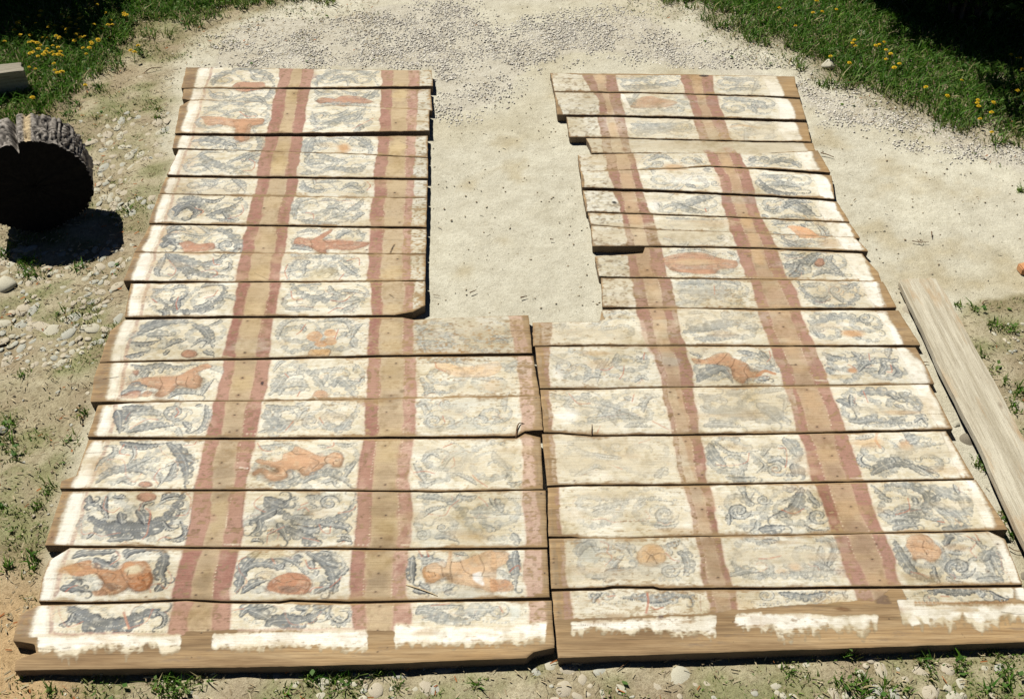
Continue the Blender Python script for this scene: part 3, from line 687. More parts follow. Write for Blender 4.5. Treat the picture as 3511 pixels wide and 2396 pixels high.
g('d1',62,.65,230,-40,230,50,150,102); g('d1',72,.65,390,0,440,60,482,165); g('d1',85,.7,450,30,600,100,700,150,785,172); g('d1',52,.65,560,20,700,60,802,10); g('d1',52,.65,770,10,900,20,1000,42,1015,75); g('d1',32,.9,920,162,980,145,1042,162); g('d1',26,.8,160,162,200,150,260,165); g('d1',30,.6,300,92,380,60)
rl('d1',450,30,380,60,310,100,300,172); rl('d1',760,10,790,70,850,92,862,30); rl('d1',620,130,720,150,762,162); rl('c1',260,1290,190,1350,200,1400,285,1440); rl('c1',570,1422,630,1400,672,1432); rl('c1',930,1450,1040,1430,1085,1390); rl('c1',600,1380,660,1360)
g('d1',72,.75,40,622,80,500,120,380,200,290,262,240); g('d1',62,.65,80,442,200,370,330,370,430,402,462,360); g('d1',36,.6,330,312,450,310,560,360,642,452); g('d1',62,.75,80,622,200,540,305,510)
fig('d1',(0.29,0.115,0.05),.92,320,532,390,480,500,445,620,455,700,500,712,552,660,622,550,632,380,622,300,592); fig('d1',(0.12,0.09,0.07),.55,380,570,500,560,600,580,560,612,420,612)
g('d1',62,.7,560,292,605,315); g('d1',85,.7,650,252,750,310,830,360,880,460,890,560,860,645); g('d1',62,.55,830,350,955,392); g('d1',42,.6,900,622,922,540); g('d1',62,.65,730,622,800,580,872,560); g('d1',42,.6,700,330,722,412); g('d1',36,.6,780,250,885,272); g('d1',36,.5,740,470,760,420); wash('d1',(0.5,0.4,0.2),.5,320,280,200,40)
rl('d1',120,300,60,340,70,430,130,520,30,622); rl('d1',650,330,682,400,782,400); rl('d1',870,570,960,490,972,420); rl('d1',350,310,380,360); g('d1',46,.55,960,470,1030,400); rl('d1',690,610,720,580,800,570)
g('d1',72,.75,50,832,100,770,200,760,330,740); g('d1',85,.7,120,770,220,812,325,862); g('d1',105,.75,270,912,350,860,450,850,550,862,700,820,835,740); g('d1',62,.65,540,742,640,762); g('d1',52,.65,690,742,835,720); g('d1',30,.65,850,742,830,802,880,882,950,892,1012,840,1000,780,930,782); g('d1',30,.5,900,830,950,850)
rl('d1',350,730,430,762,460,842,500,892,580,902,700,872,762,790); rl('d1',0,770,80,760); thin('d1',8,(0.13,0.08,0.06),.7,0,940,500,940,1050,922); strip([T('d1',0,946),T('d1',0,985)],[T('d1',1060,925),T('d1',1060,945)],PINK,.6,None,.5); thin('d1',7,(0.1,0.09,0.08),.7,1050,720,1052,925)
# --- column 3 (faded) ------------------------------------------------------------------
g('b1',62,.2,1610,1322,1700,1400,1850,1420,2100,1400); wash('b1',BEIGE,.7,2120,1390,190,60); wash('b1',BEIGE,.5,1750,1440,120,50); g('b2',30,.3,-60,1490,20,1450,110,1492); g('b1',60,.2,1650,1480,1800,1500,2000,1510)
fig('c1',(0.50,0.30,0.14),.5,1770,152,1800,100,1900,120,2050,152,2324,110,2324,200,2200,242,1950,232,1850,192); g('c1',42,.3,1700,112,1950,100,2100,132); g('c1',26,.35,1650,402,1750,370,1900,382); thin('c1',9,(0.1,0.07,0.04),.7,1900,245,2050,240,2200,240); g('c2',52,.3,30,120,120,172,165,140); wash('c1',BEIGE,.5,2100,340,230,50); rl('c1',1770,110,1790,160,1860,190); wash('c1',(0.5,0.33,0.16),.4,2280,320,80,60); g('c1',60,.2,1640,250,1700,330,1680,400); wash('c2',BEIGE,.6,50,330,60,60)
spiral('c1',1780,640,90,.25); spiral('c1',1880,490,65,.2); g('c1',36,.22,1960,562,2055,540); spiral('c1',2200,640,95,.2); wash('c1',BEIGE,.5,1950,560,120,50); wash('c1',BEIGE,.4,1780,720,200,30); rl('c1',1850,600,1870,650); g('c2',40,.2,-40,600,60,640); g('c1',50,.22,1620,500,1700,480,1740,560)
g('c1',42,.28,1600,1012,1660,1110,1700,1182); g('c1',32,.28,1680,982,1750,920,1832,970); g('c1',32,.2,1850,1062,1920,960,2052,900); g('c1',32,.28,1950,1092,2080,1150,2152,1202); rl('c1',1600,1090,1700,1080,1782,1100); rl('c1',1860,870,1932,840); rl('c1',1950,960,1960,1020,1930,1050); wash('c1',BEIGE,.6,2050,1000,200,90); wash('c1',BEIGE,.6,1700,880,120,40); wash('c2',BEIGE,.6,80,960,120,120); rl('c1',2120,1120,2160,1160,2250,1220); g('c2',36,.35,100,1180,160,1195,230,1170); g('c1',36,.3,1640,1170,1700,1200,1780,1170)
g('c1',52,.4,1620,1312,1750,1310,1882,1352); g('c1',32,.35,1690,1482,1750,1430,1852,1402); thin('c1',10,RED_T,.75,1730,1462,1870,1472,1920,1400,1992,1340); thin('c1',10,RED_T,.6,2170,1312,2222,1350,2252,1392); g('c1',32,.4,2270,1322,2330,1422); spiral('d1',1680,102,65,.5); g('d1',52,.5,1780,132,1880,120,1985,162); spiral('d1',1850,40,50,.4); g('c2',52,.4,0,1322,45,1445); g('d2',62,.45,150,90,205,185); wash('d1',(0.5,0.33,0.15),.4,2100,110,200,60); wash('c1',BEIGE,.5,1850,1500,150,40); wash('c1',WHITE,.4,1640,1420,50,90); g('d1',50,.35,2200,20,2324,60); thin('c1',6,(0.06,0.05,0.045),.8,2080,1490,2180,1500,2280,1490); g('c1',40,.4,1980,1300,2080,1320,2150,1300)
fig('d1',(0.42,0.27,0.15),.8,1690,412,1740,370,1800,360,1850,390,1890,390,1900,260,1930,255,1940,340,2020,340,2180,280,2324,250,2324,610,2200,582,2120,572,1950,522,1900,472,1870,482,1790,532,1720,522)
fig('d1',(0.66,0.62,0.5),.9,2120,460,2190,450,2225,555,2130,512,line=False); fig('d2',(0.42,0.27,0.15),.75,-30,245,100,262,130,330,50,392,-30,400); fig('d2',(0.36,0.17,0.07),.7,-40,500,130,520,150,602,-40,612); fig('d1',(0.46,0.22,0.07),.45,1700,430,1780,440,1850,470,1790,525,1730,510)
g('d1',66,.75,1600,290,1590,420,1602,535); g('d1',52,.55,1650,272,1700,322,1772,290); g('d1',42,.75,1600,602,1725,622); g('d1',36,.6,1660,542,1742,592); g('d1',52,.6,1880,622,1952,600); g('d2',75,.65,190,240,178,330,190,420,182,592); rl('d2',130,440,170,400,210,382,232,432); g('d1',30,.4,1960,260,2080,290); rl('d1',1650,240,1680,300); rl('d1',1720,240,1740,300)
g('d1',85,.35,1610,812,1650,770,1750,790,1900,850,2050,862,2200,822); g('d1',32,.3,1700,732,1850,742,2000,730); g('d1',90,.2,1950,800,2150,780,2290,770); wash('d2',(0.52,0.56,0.53),.6,150,800,60,60); thin('d1',8,(0.4,0.3,0.2),.5,1720,910,2000,905,2150,905); thin('d1',14,RED_T,.5,1740,735,1900,715); rl('d2',20,740,50,790)
# --- right half, column 1 ----------------------------------------------------------------
g('b2',36,.35,560,1420,650,1412,760,1400); wash('b2',BEIGE,.6,850,1400,300,50); g('b2',30,.3,430,1360,560,1330); g('b2',30,.2,900,1380,1100,1360)
wash('c2',(0.44,0.29,0.13),.5,880,40,150,30); spiral('c2',620,152,95,.2); g('c2',52,.2,1080,40,1060,112,1000,145); wash('c2',(0.44,0.29,0.13),.4,930,130,120,40); g('c2',42,.28,780,292,850,240,955,252); g('c2',32,.35,1230,292,1290,250,1352,272); g('c2',42,.35,1250,62,1290,100,1330,40); rl('c2',1140,150,1130,222,1100,262); rl('c2',1320,30,1312,90); wash('c2',BEIGE,.5,560,80,120,60); rl('c2',930,185,990,190,1040,160); wash('c2',WHITE,.5,560,230,40,50)
for e in ((650,400),(700,500),(850,602),(900,655),(760,450)): g('c2',40,.25,1310,620,(1310+e[0])/2,(620+e[1])/2-30,*e)
g('c2',52,.45,1320,565,1330,480,1380,422,1432,430); g('c2',42,.4,1150,425,1212,452); g('c2',42,.45,770,400,855,402); rl('c2',660,390,742,480,852,482); rl('c2',1240,400,1222,465); rl('c2',940,680,912,742); rl('c2',1400,640,1560,720); wash('c2',WHITE,.6,640,600,90,80); wash('c2',BEIGE,.5,800,690,250,30); g('c2',36,.35,1150,690,1250,680,1400,690)
wash('c2',WHITE,.55,920,1092,90,55); g('c2',62,.45,1420,1135,1470,1092,1512,1040); rl('c2',1000,1010,1132,1062); wash('c2',BEIGE,.7,750,1000,250,90); wash('c2',BEIGE,.7,1250,1000,300,80); spiral('c2',1080,860,60,.2); rl('c2',1280,830,1380,800); g('c2',24,.3,880,920,980,940,1110,950); g('c2',30,.25,830,1070,900,1040,960,1060)
g('c2',42,.4,700,1282,900,1322,1150,1310,1400,1322,1545,1342); spiral('c2',1500,1452,115,.4,1.1); g('c2',26,.25,850,1442,955,1400); rl('c2',860,1502,950,1492,1030,1522,1150,1512,1350,1490,1320,1420); wash('c2',BEIGE,.6,1000,1280,350,40); wash('c2',WHITE,.6,680,1470,110,70); g('d2',40,.3,1400,10,1500,30,1600,0); wash('d2',(0.38,0.25,0.12),.5,1550,60,200,25)
wash('d2',(0.44,0.46,0.42),.8,820,270,120,90); g('d2',90,.4,720,302,750,220,850,182,880,262); g('d2',52,.4,1050,190,1170,222,1192,292); g('d2',72,.55,960,432,1080,432,1212,402); g('d2',42,.5,840,492,985,482); ell('d2',(0.43,0.25,0.1),.6,1370,292,125,100); spiral('d2',1535,425,85,.6); g('d2',42,.5,1500,202,1605,180); g('d2',72,.5,1600,262,1670,302,1692,402,1660,465); rl('d2',920,170,992,200,980,262,1022,310,960,382); rl('d2',1500,270,1562,330,1622,342); wash('d2',BEIGE,.5,640,350,60,120); wash('d2',BEIGE,.5,1150,480,300,40); g('d2',40,.3,700,175,800,165)
g('d2',42,.6,850,705,860,662,905,640); g('d2',62,.65,1090,662,1250,662,1400,682,1550,642,1700,652,1728,712); g('d2',32,.55,1350,712,1450,712,1552,682); thin('d2',20,RED_T,.8,1325,620,1332,700,1315,792); thin('d2',14,RED_T,.8,1365,745,1400,762,1462,745); thin('d2',7,(0.25,0.1,0.07),.7,840,792,1300,792,1800,775); thin('d2',7,(0.25,0.1,0.07),.6,1790,640,1800,775); wash('d2',BEIGE,.55,760,700,70,70); wash('d2',BEIGE,.5,1000,820,300,25); rl('d2',970,648,1040,645)
# --- right half, column 2 ----------------------------------------------------------------
g('a2',42,.35,1000,682,1200,722,1400,690,1600,680); g('a2',52,.55,1120,782,1300,782,1500,762,1650,722); wash('a2',(0.4,0.28,0.15),.5,1150,690,120,25)
fig('a2',OR2,.7,1180,962,1250,890,1350,862,1450,880,1590,922,1500,962,1300,972); g('a2',62,.4,1150,882,1235,925); g('a2',36,.35,1480,992,1600,962); thin('a2',40,WHITE,.8,1110,850,1165,965); g('a2',50,.25,1600,900,1720,940)
g('a2',72,.35,1200,1100,1350,1122,1500,1112,1700,1090); g('a2',46,.35,1450,1172,1602,1130); wash('a2',BEIGE,.5,1500,1050,300,40); g('a2',60,.3,1250,1180,1380,1160)
g('a2',42,.5,1350,1432,1450,1390,1555,1412); g('a2',36,.5,1760,1402,1825,1452); g('a2',42,.6,1310,1502,1405,1512); wash('a2',(0.46,0.28,0.13),.7,1570,1490,105,35); g('a2',42,.5,1830,1512,1890,1520)
g('b2',42,.6,1670,102,1755,112); g('b2',42,.55,1780,20,1855,95); spiral('b2',1930,85,36,.5); wash('b2',WHITE,.5,1740,60,200,40)
g('b2',72,.5,1650,292,1800,230,1952,190); g('b2',36,.5,1400,232,1455,285); g('b2',60,.45,1560,240,1700,300,1850,330); wash('b2',WHITE,.6,1400,270,50,60); wash('b2',BEIGE,.4,1420,200,200,30); rl('b2',1860,300,1870,330)
g('b2',42,.5,1500,382,1650,392,1850,402,2042,392); wash('b2',BEIGE,.8,1700,440,350,50); wash('b2',BEIGE,.85,1700,540,350,60); g('b2',42,.5,1960,572,2015,560); wash('b2',WHITE,.8,2050,580,35,35); g('b2',30,.3,1480,570,1560,590)
fig('b2',(0.34,0.175,0.10),.85,1480,742,1560,712,1750,682,1900,702,2000,742,2140,762,2130,822,2000,832,1930,882,1700,872,1560,832); g('b2',22,.6,1550,682,1800,662,1950,705); wash('b2',(0.56,0.42,0.23),.55,1750,770,200,25); fig('b2',(0.33,0.12,0.05),.5,1600,835,1750,845,1930,840,1920,880,1700,872,line=False); wash('b2',(0.30,0.14,0.09),.5,1440,800,60,60); g('b2',30,.35,2060,680,2130,710); wash('b2',(0.2,0.17,0.14),.35,1950,860,60,20)
g('b2',72,.4,1580,962,1800,952,2050,940,2152,982); g('b2',85,.4,1600,1032,1900,1052,2100,1022); spiral('b2',1990,1010,75,.4); wash('b2',(0.33,0.34,0.31),.45,1800,1000,250,60); rl('b2',1920,980,1925,1060)
g('b2',85,.42,1650,1402,1850,1362,2050,1330,2252,1310); spiral('b2',2040,1240,60,.35); g('b2',36,.35,2180,1242,2302,1242); g('b2',60,.35,1750,1460,1950,1440,2150,1420); g('b2',30,.3,1700,1230,1850,1220)
g('c2',95,.6,1780,285,1900,200,2020,170,2105,292); fig('c2',(0.335,0.175,0.085),.88,1740,72,1850,90,1950,40,2050,30,2120,80,2230,130,2262,190,2324,200,2324,242,2240,252,2200,292,2110,252,2080,162,1960,132,1780,132)
g('c2',32,.6,1720,22,1805,62); g('c2',42,.65,2140,12,2330,42); g('c3',60,.55,20,10,60,70,110,130); thin('c3',34,(0.42,0.17,0.06),.8,0,225,60,190,145,212); g('c3',42,.6,0,262,105,252); rl('c3',100,10,110,70,80,110)
g('c2',62,.6,1810,402,1900,432,2005,402); g('c2',62,.55,2060,392,2205,372); g('c2',26,.4,1830,502,1870,542,1952,552); g('c2',95,.45,1880,562,2050,562,2200,602,2330,622); g('c2',62,.45,1850,682,2000,672,2205,692); g('c3',95,.5,0,472,80,540,205,652); g('c3',42,.55,170,412,252,442,230,545); g('c3',36,.45,20,390,120,370,230,360); wash('c2',(0.36,0.34,0.27),.45,2080,560,220,80); wash('c3',(0.36,0.35,0.30),.4,120,560,140,90); g('c3',46,.4,230,600,300,650)
g('c2',85,.5,1900,832,1960,952,2055,1042); g('c2',32,.4,1950,822,2100,922,2330,902); rl('c2',1960,1022,2080,1032,2230,1002,2255,920); g('c2',52,.45,2050,1132,2200,1152,2330,1132); g('c3',26,.45,0,1082,72,1022,20,962); g('c3',42,.5,90,992,180,962,242,1002); spiral('c3',170,1050,85,.35); g('c3',95,.5,230,782,300,852,345,935); g('c3',95,.6,320,1002,352,1115); rl('c3',190,870,250,872,262,972,250,1032); g('c3',24,.4,60,930,90,880,130,850); wash('c3',BEIGE,.5,80,830,120,60)
spiral('c2',2150,1425,105,.7,1.4); g('c2',52,.6,2190,1252,2212,1330,2285,1362); g('c2',36,.6,2060,1549,2062,1450); g('c3',62,.6,380,1202,330,1292,200,1332); g('c3',75,.65,370,1242,300,1382,100,1465); g('c3',52,.6,420,1222,482,1332,515,1355); g('c3',36,.5,440,1292,522,1362); spiral('c3',520,1455,95,.6); g('d3',72,.7,0,52,100,42,225,20); g('d3',32,.6,400,12,480,62,605,52); rl('c3',200,1400,300,1432,392,1390); wash('c3',BEIGE,.4,150,1270,150,60); g('c3',60,.5,250,1240,320,1200); spiral('c3',40,1310,60,.5)
g('d3',52,.55,490,165,600,150,662,222,620,322,600,385); g('d3',52,.5,430,312,550,372,625,402); g('d3',26,.5,510,282,572,352); wash('d3',(0.45,0.25,0.12),.5,310,380,60,40); wash('d3',(0.45,0.28,0.14),.4,200,430,60,30); g('d3',52,.35,0,472,300,452,600,432,765,420); g('d2',62,.4,2060,475,2200,432,2324,440); wash('d3',BEIGE,.7,250,300,300,90); wash('d2',BEIGE,.6,2200,280,150,80); rl('d3',0,315,100,310,190,290); g('d3',36,.5,30,160,150,160); wash('d3',(0.3,0.16,0.1),.4,760,430,80,70)
g('d3',52,.7,160,612,260,622,420,642,550,612,722,612); g('d3',26,.7,720,600,752,655); wash('d3',(0.28,0.15,0.07),.6,710,742,90,22); wash('d3',(0.5,0.36,0.17),.5,620,680,180,50); wash('d2',(0.5,0.36,0.17),.4,2200,720,90,60); thin('d3',6,(0.3,0.2,0.1),.6,560,690,600,640,640,610); thin('d3',6,(0.3,0.2,0.1),.6,200,640,230,700)
# --- right half, column 3 ----------------------------------------------------------------
g('a2',42,.45,2000,692,2150,722,2330,702); g('a2',42,.5,2080,802,2245,792); g('a2',62,.3,2000,882,2160,900,2330,922); g('a3',62,.3,0,902,65,962); thin('a2',36,(0.5,0.32,0.16),.5,2090,1132,2200,1120,2330,1142); g('a3',52,.4,0,1082,125,1092); wash('a3',BEIGE,.6,60,1130,120,60); wash('a2',BEIGE,.9,1900,1290,700,50); wash('a3',BEIGE,.8,150,1310,250,40); g('a3',50,.3,60,1220,180,1200)
g('a3',52,.55,100,1442,200,1412,320,1442,362,1482); g('a2',52,.5,2250,1432,2305,1410); g('a3',40,.5,20,1380,80,1400)
g('b3',52,.75,0,52,80,132,200,165,432,168); g('b3',52,.4,70,102,200,92,332,112); g('b3',40,.4,20,20,150,20,300,10)
g('b3',26,.55,90,262,80,302,150,312,182,282); g('b3',52,.65,230,292,330,240,475,242); g('b3',62,.65,330,242,420,302,512,362); g('b3',32,.5,150,392,300,362,455,392); g('b3',40,.5,250,240,330,220,420,250); g('b3',40,.55,40,350,90,370)
fig('b3',(0.47,0.22,0.09),.7,240,460,300,445,430,470,520,522,640,545,400,562,330,522); g('b3',42,.45,120,442,180,420,285,432); g('b3',32,.5,520,432,580,482,602,532); g('b3',36,.6,370,432,412,452); g('b3',40,.4,130,500,220,540)
g('b3',52,.5,200,562,300,612,400,592,552,602); wash('b3',(0.42,0.29,0.16),.6,620,600,90,45); g('b3',36,.5,250,590,330,630)
g('b3',52,.65,210,772,300,792,420,742,500,692,632,682); g('b3',52,.65,280,892,350,852,382,770); g('b3',32,.6,210,692,330,712,422,682); ell('b3',OR1,.8,545,765,40,33); g('b3',46,.5,660,702,630,752,700,822,772,882); g('b3',42,.55,480,892,560,852,680,852,772,892); g('b3',40,.5,450,800,480,750,540,700)
g('b3',46,.55,330,922,370,1002,450,1082,560,1142,700,1152,800,1122,860,1032,820,952,750,890); g('b3',42,.55,370,962,450,965,525,952); spiral('b3',660,1015,55,.55); g('b3',42,.55,620,1032,680,1082,722,1122); g('b3',42,.6,470,1082,560,1092,605,1060); g('b3',36,.55,700,970,770,990,800,960); wash('b3',BEIGE,.35,600,1000,200,90)
g('b3',62,.5,430,1272,480,1312,560,1272,700,1242,830,1252,960,1312,1082,1362); spiral('b3',940,1252,65,.5); g('b3',62,.45,480,1332,542,1425); wash('b3',(0.46,0.26,0.12),.8,810,1385,105,30); g('b3',36,.4,640,1220,720,1240); wash('b3',WHITE,.5,760,1310,80,25)
g('c3',52,.6,560,22,640,62,735,72); g('c3',42,.55,820,12,872,62,750,82); g('c3',42,.6,1160,-40,1140,62); g('c3',30,.5,1060,72,1170,92,1222,80); g('c3',62,.55,600,162,665,195); g('c3',36,.6,880,192,950,122,1082,110); g('c3',62,.6,1060,215,1112,150,1080,110); g('c3',62,.55,1190,225,1245,200,1180,130); wash('c3',(0.46,0.24,0.11),.8,830,180,42,22); rl('c3',970,30,980,92); rl('c3',1160,130,1172,190,1130,192); wash('c3',(0.46,0.34,0.17),.5,700,235,120,18); rl('c3',790,130,850,160)
g('c3',62,.65,690,452,760,472,850,522,872,592); g('c3',36,.6,820,402,822,505); g('c3',75,.65,900,392,1000,382,1150,392,1222,452); g('c3',62,.4,1250,402,1350,462,1422,545); g('c3',32,.65,1200,492,1282,525); g('c3',52,.5,800,632,900,642,1000,622,1200,642,1455,642); rl('c3',930,370,970,470); wash('c3',BEIGE,.6,1080,540,250,40); wash('c3',(0.46,0.3,0.15),.45,1250,560,200,20); g('c3',40,.6,1380,640,1440,600,1490,665)
wash('c3',(0.50,0.33,0.16),.6,980,820,150,55); wash('c3',(0.50,0.30,0.14),.6,1300,850,60,40); g('c3',34,.6,1040,1042,930,1012,900,962,935,922); g('c3',75,.65,1000,1102,1080,1042,1200,1002,1330,1022,1432,1092); g('c3',36,.5,1170,942,1212,992); g('c3',32,.6,1400,1012,1582,1092); g('c3',36,.4,860,782,1005,772); wash('c3',BEIGE,.6,1400,900,250,50); thin('c3',24,(0.46,0.22,0.1),.5,1050,740,1040,800,1080,860); g('c3',60,.3,1300,780,1400,760); wash('c3',(0.5,0.36,0.2),.4,1650,1060,150,40)
g('c3',42,.55,980,1182,1100,1292,1152,1312); g('c3',75,.6,1080,1192,1250,1182,1400,1222,1472,1292,1440,1392,1350,1422); g('c3',42,.6,1360,1292,1382,1352); g('c3',95,.35,1480,1182,1600,1252,1750,1302,1782,1402); g('c3',62,.55,1190,1522,1280,1452,1400,1452,1552,1502); g('c3',52,.5,1500,1342,1655,1402); g('d3',62,.55,1170,52,1250,22,1400,12); g('d3',72,.5,1600,42,1700,52,1862,20); rl('c3',1300,1300,1312,1400,1200,1442); g('c3',80,.35,1620,1380,1720,1440,1800,1520); g('c3',30,.5,1700,1180,1740,1260); g('c3',50,.5,1090,1410,1150,1440); rl('c3',1560,1500,1620,1510)
g('d3',72,.6,1180,152,1260,302,1350,422,1485,512); fig('d3',(0.37,0.21,0.105),.8,1280,202,1320,120,1450,110,1520,170,1600,242,1530,342,1420,312,1350,312); spiral('d3',1750,392,140,.75,1.4); g('d3',42,.7,1530,382,1540,472,1582,522); g('d3',62,.55,1900,502,2050,492,2115,482); g('d3',62,.5,2010,242,2060,342,2122,472); g('d3',80,.35,1960,330,1990,280,2020,250); g('d3',62,.75,1620,202,1660,130,1705,120); rl('d3',1820,120,1900,170,1850,242,1900,302); rl('d3',1890,100,1930,170); g('d3',46,.4,1900,160,1960,220); g('d3',50,.6,1640,470,1700,520,1780,520); wash('d3',(0.46,0.3,0.16),.4,1740,220,110,30); rl('d3',1330,430,1420,450,1480,480); g('d3',40,.5,1660,260,1780,270)
g('d3',62,.75,1520,622,1560,580,1680,602,1800,602,1900,580,2005,592); g('d3',42,.8,2010,592,2080,642,2152,662); g('d3',26,.7,1460,592,1522,590); thin('d3',34,(0.44,0.27,0.14),.7,1330,690,1800,695,2200,690); rl('d3',1580,632,1650,638); g('d3',50,.5,1920,640,1960,600)
CLIP = None
# bottom white bands with ragged lower edge, brown bare wood below
def ragged(tile, x0, x1, ya0, ya1, yb0, yb1, seed, drip=34):
    r = np.random.default_rng(seed); n = int(abs(x1 - x0) / 12) + 3
    xs = np.linspace(x0, x1, n); up = np.linspace(ya0, ya1, n) + r.normal(0, 4, n)
    sl = np.convolve(r.normal(0, 1, n + 8), np.ones(9) / 9, 'valid')
    base = np.linspace(yb0, yb1, n)
    for k, (c, op, ex) in enumerate((((.56, .48, .33), .62, 1.3), ((.66, .60, .46), .8, .7), (WHITE, .93, 0.0))):
        dn = base + (sl + .25) * drip * (1.6 if k < 2 else .9) + ex * (30 + drip * 1.3) * r.random(n) + r.normal(0, 5, n) - (6 if k == 2 else 0)
        dn = np.maximum(dn, up + 12)
        u2 = up - (10 if k < 2 else -6)
        xe = xs + r.normal(0, 5, n)
        fill(tpts(tile, np.vstack([np.stack([xs, u2], 1), np.stack([xe, dn], 1)[::-1]]).ravel(), ZT), c, op, NZ_C, tuple(v * .92 for v in c), .4 if k < 2 else .2, 5)
def erase(P, keep=0.06, tone=None):
    y0, y1, x0, x1, m = poly_mask(P)
    ALP[y0:y1, x0:x1] *= (1 - m * (1 - keep))
erase(tpts('d0', (40,1090,620,1100,1570,1050,1640,960,1880,960,1880,1100,2324,1120,2324,1340,0,1340), ZT))
erase(tpts('d1', (-10,1090,1150,1080,1170,950,1400,950,1430,1060,2340,1060,2340,1300,-10,1340), ZT)); erase(tpts('d2', (-20,1060,430,1030,440,900,520,900,640,930,1930,960,1930,800,2080,800,2110,900,2340,920,2340,1200,-20,1260), ZT))
erase(tpts('d3', (-20,900,1010,880,1000,700,1210,700,1270,880,1500,880,2700,840,2700,1100,-20,1180), ZT))
ragged('d0',300,1590,1010,985,1095,1045,5,60); ragged('d0',1862,2330,985,985,1085,1100,6,30); ragged('d1',-10,1175,985,955,1085,1085,7,26); ragged('d1',1420,2330,905,930,1060,1050,8,26); ragged('d2',-10,435,915,885,1050,1000,9,40)
ragged('d2',640,1935,880,815,940,960,10,34); ragged('d2',2090,2330,805,800,900,920,11,20); ragged('d3',-10,1040,800,800,910,880,12,60); ragged('d3',1240,2600,720,700,800,820,13,60)
fill(tpts('d3', (1205,655,1350,660,1350,790,1240,760), ZT), WHITE, .95); fill(tpts('d3', (1260,780,1330,790,1400,880,1330,895), ZT), WHITE, .9); fill(tpts('d3', (1390,800,1470,810,1475,890,1420,880), ZT), CREAM, .8)
for k in range(46):                                             # stains over the white borders and along the near boards
    xx = sr.uniform(150, 3450); yy = np.interp(xx, [150, 1800, 1900, 3450], [2200, 2170, 2140, 2090]) + sr.normal(0, 16)
    wash('a0', [(0.46, 0.36, 0.22), (0.36, 0.25, 0.14), (0.56, 0.48, 0.33)][k % 3], sr.uniform(.25, .6), xx / TS, yy / TS, sr.uniform(10, 60) / TS, sr.uniform(4, 13) / TS)
for k in range(130):                                            # brown water stains, more on the right half
    xx = sr.uniform(1900, 3300) if k % 3 else sr.uniform(500, 1850); yy = sr.uniform(300, 2080)
    wash('a0', [(0.44, 0.34, 0.20), (0.40, 0.29, 0.17), (0.52, 0.45, 0.32)][k % 3], sr.uniform(.15, .45), xx / TS, yy / TS, sr.uniform(20, 110) / TS, sr.uniform(6, 22) / TS)
for k in range(60):
    xx, yy = [(sr.uniform(1440, 1780), sr.uniform(1120, 2060)), (sr.uniform(1930, 2300), sr.uniform(1130, 2000)), (sr.uniform(2250, 2800), sr.uniform(300, 2000))][k % 3]
    wash('a0', [(0.46, 0.46, 0.40), (0.50, 0.46, 0.36), (0.40, 0.40, 0.35)][k % 3], sr.uniform(.15, .4), xx / TS, yy / TS, sr.uniform(30, 110) / TS, sr.uniform(10, 34) / TS)
INK = (0.10, 0.055, 0.03)
def ink(tile, *flat): thin(tile, 7, INK, .8, *flat)
ink('c1', 400,1085,330,1055,290,1032); ink('c1', 585,1070,610,1045,640,1040); ink('c1', 520,905,560,930,640,930); ink('c1', 830,1012,810,980,835,940); ink('c1', 905,955,922,953); ink('c1', 905,985,922,990); ink('c1', 885,1000,890,1018); ink('c1', 480,1132,470,1090,440,1050); thin('c1', 26, (0.2,0.11,0.06), .5, 955,915,972,970,955,1025); ink('c1', 690,960,760,1000,700,1060)
ink('d0', 850,442,900,470,940,532); ink('d0', 1080,410,1100,470,1160,562); ink('d0', 1150,420,1140,470,1170,500); ink('d0', 1270,470,1290,468); ink('d0', 1270,510,1290,515); ink('d0', 1235,480,1240,510); thin('d0', 30, (0.16,0.07,0.03), .6, 1340,450,1358,510,1320,575); ink('d0', 700,352,760,400,850,400); ink('d0', 960,440,1040,460,1010,510); ink('d0', 870,400,880,440,830,470)
ink('d1', 1735,430,1745,445); ink('d1', 1735,470,1745,485); ink('d1', 1790,440,1800,470); ink('d1', 1940,345,1930,420,1950,520); ink('d1', 1850,390,1860,440,1870,482); thin('d1', 30, (0.3,0.16,0.06), .6, 1705,400,1695,450,1720,515); ink('d1', 2020,345,2060,430,2120,460); ink('d1', 2180,285,2230,400,2210,470)
ink('c0', 1690,260,1705,268); ink('c0', 1700,300,1715,300); ink('c0', 1640,332,1630,290,1650,230); ink('c0', 1550,232,1540,280,1560,312); ink('c0', 1400,245,1420,300,1400,342); thin('c0', 26, (0.2,0.09,0.04), .55, 1745,230,1765,260,1745,325)
ink('b1', 590,575,600,580); ink('b1', 590,600,600,600); ink('b1', 690,575,705,610,700,640); ink('b1', 800,570,850,600,930,585); ink('b1', 930,620,1060,615,1180,606); ink('c2', 1960,132,2010,90,2050,40); ink('c2', 2120,85,2100,140,2080,162); ink('c2', 1800,95,1810,115); ink('c2', 2230,135,2200,190,2240,250)
ink('b2', 1560,740,1700,730,1900,745); ink('b2', 1600,800,1800,800,1980,790); ink('d3', 1440,160,1430,215,1470,280); ink('d3', 1330,200,1430,215,1560,240); ink('d2', 1310,250,1370,290,1440,270); ink('d2', 1330,350,1370,290,1420,360)
ink('d1', 380,500,450,530,520,520); ink('d1', 520,460,560,500,640,500); ink('d1', 620,470,690,540,640,610); ink('d1', 440,590,560,560,660,590)
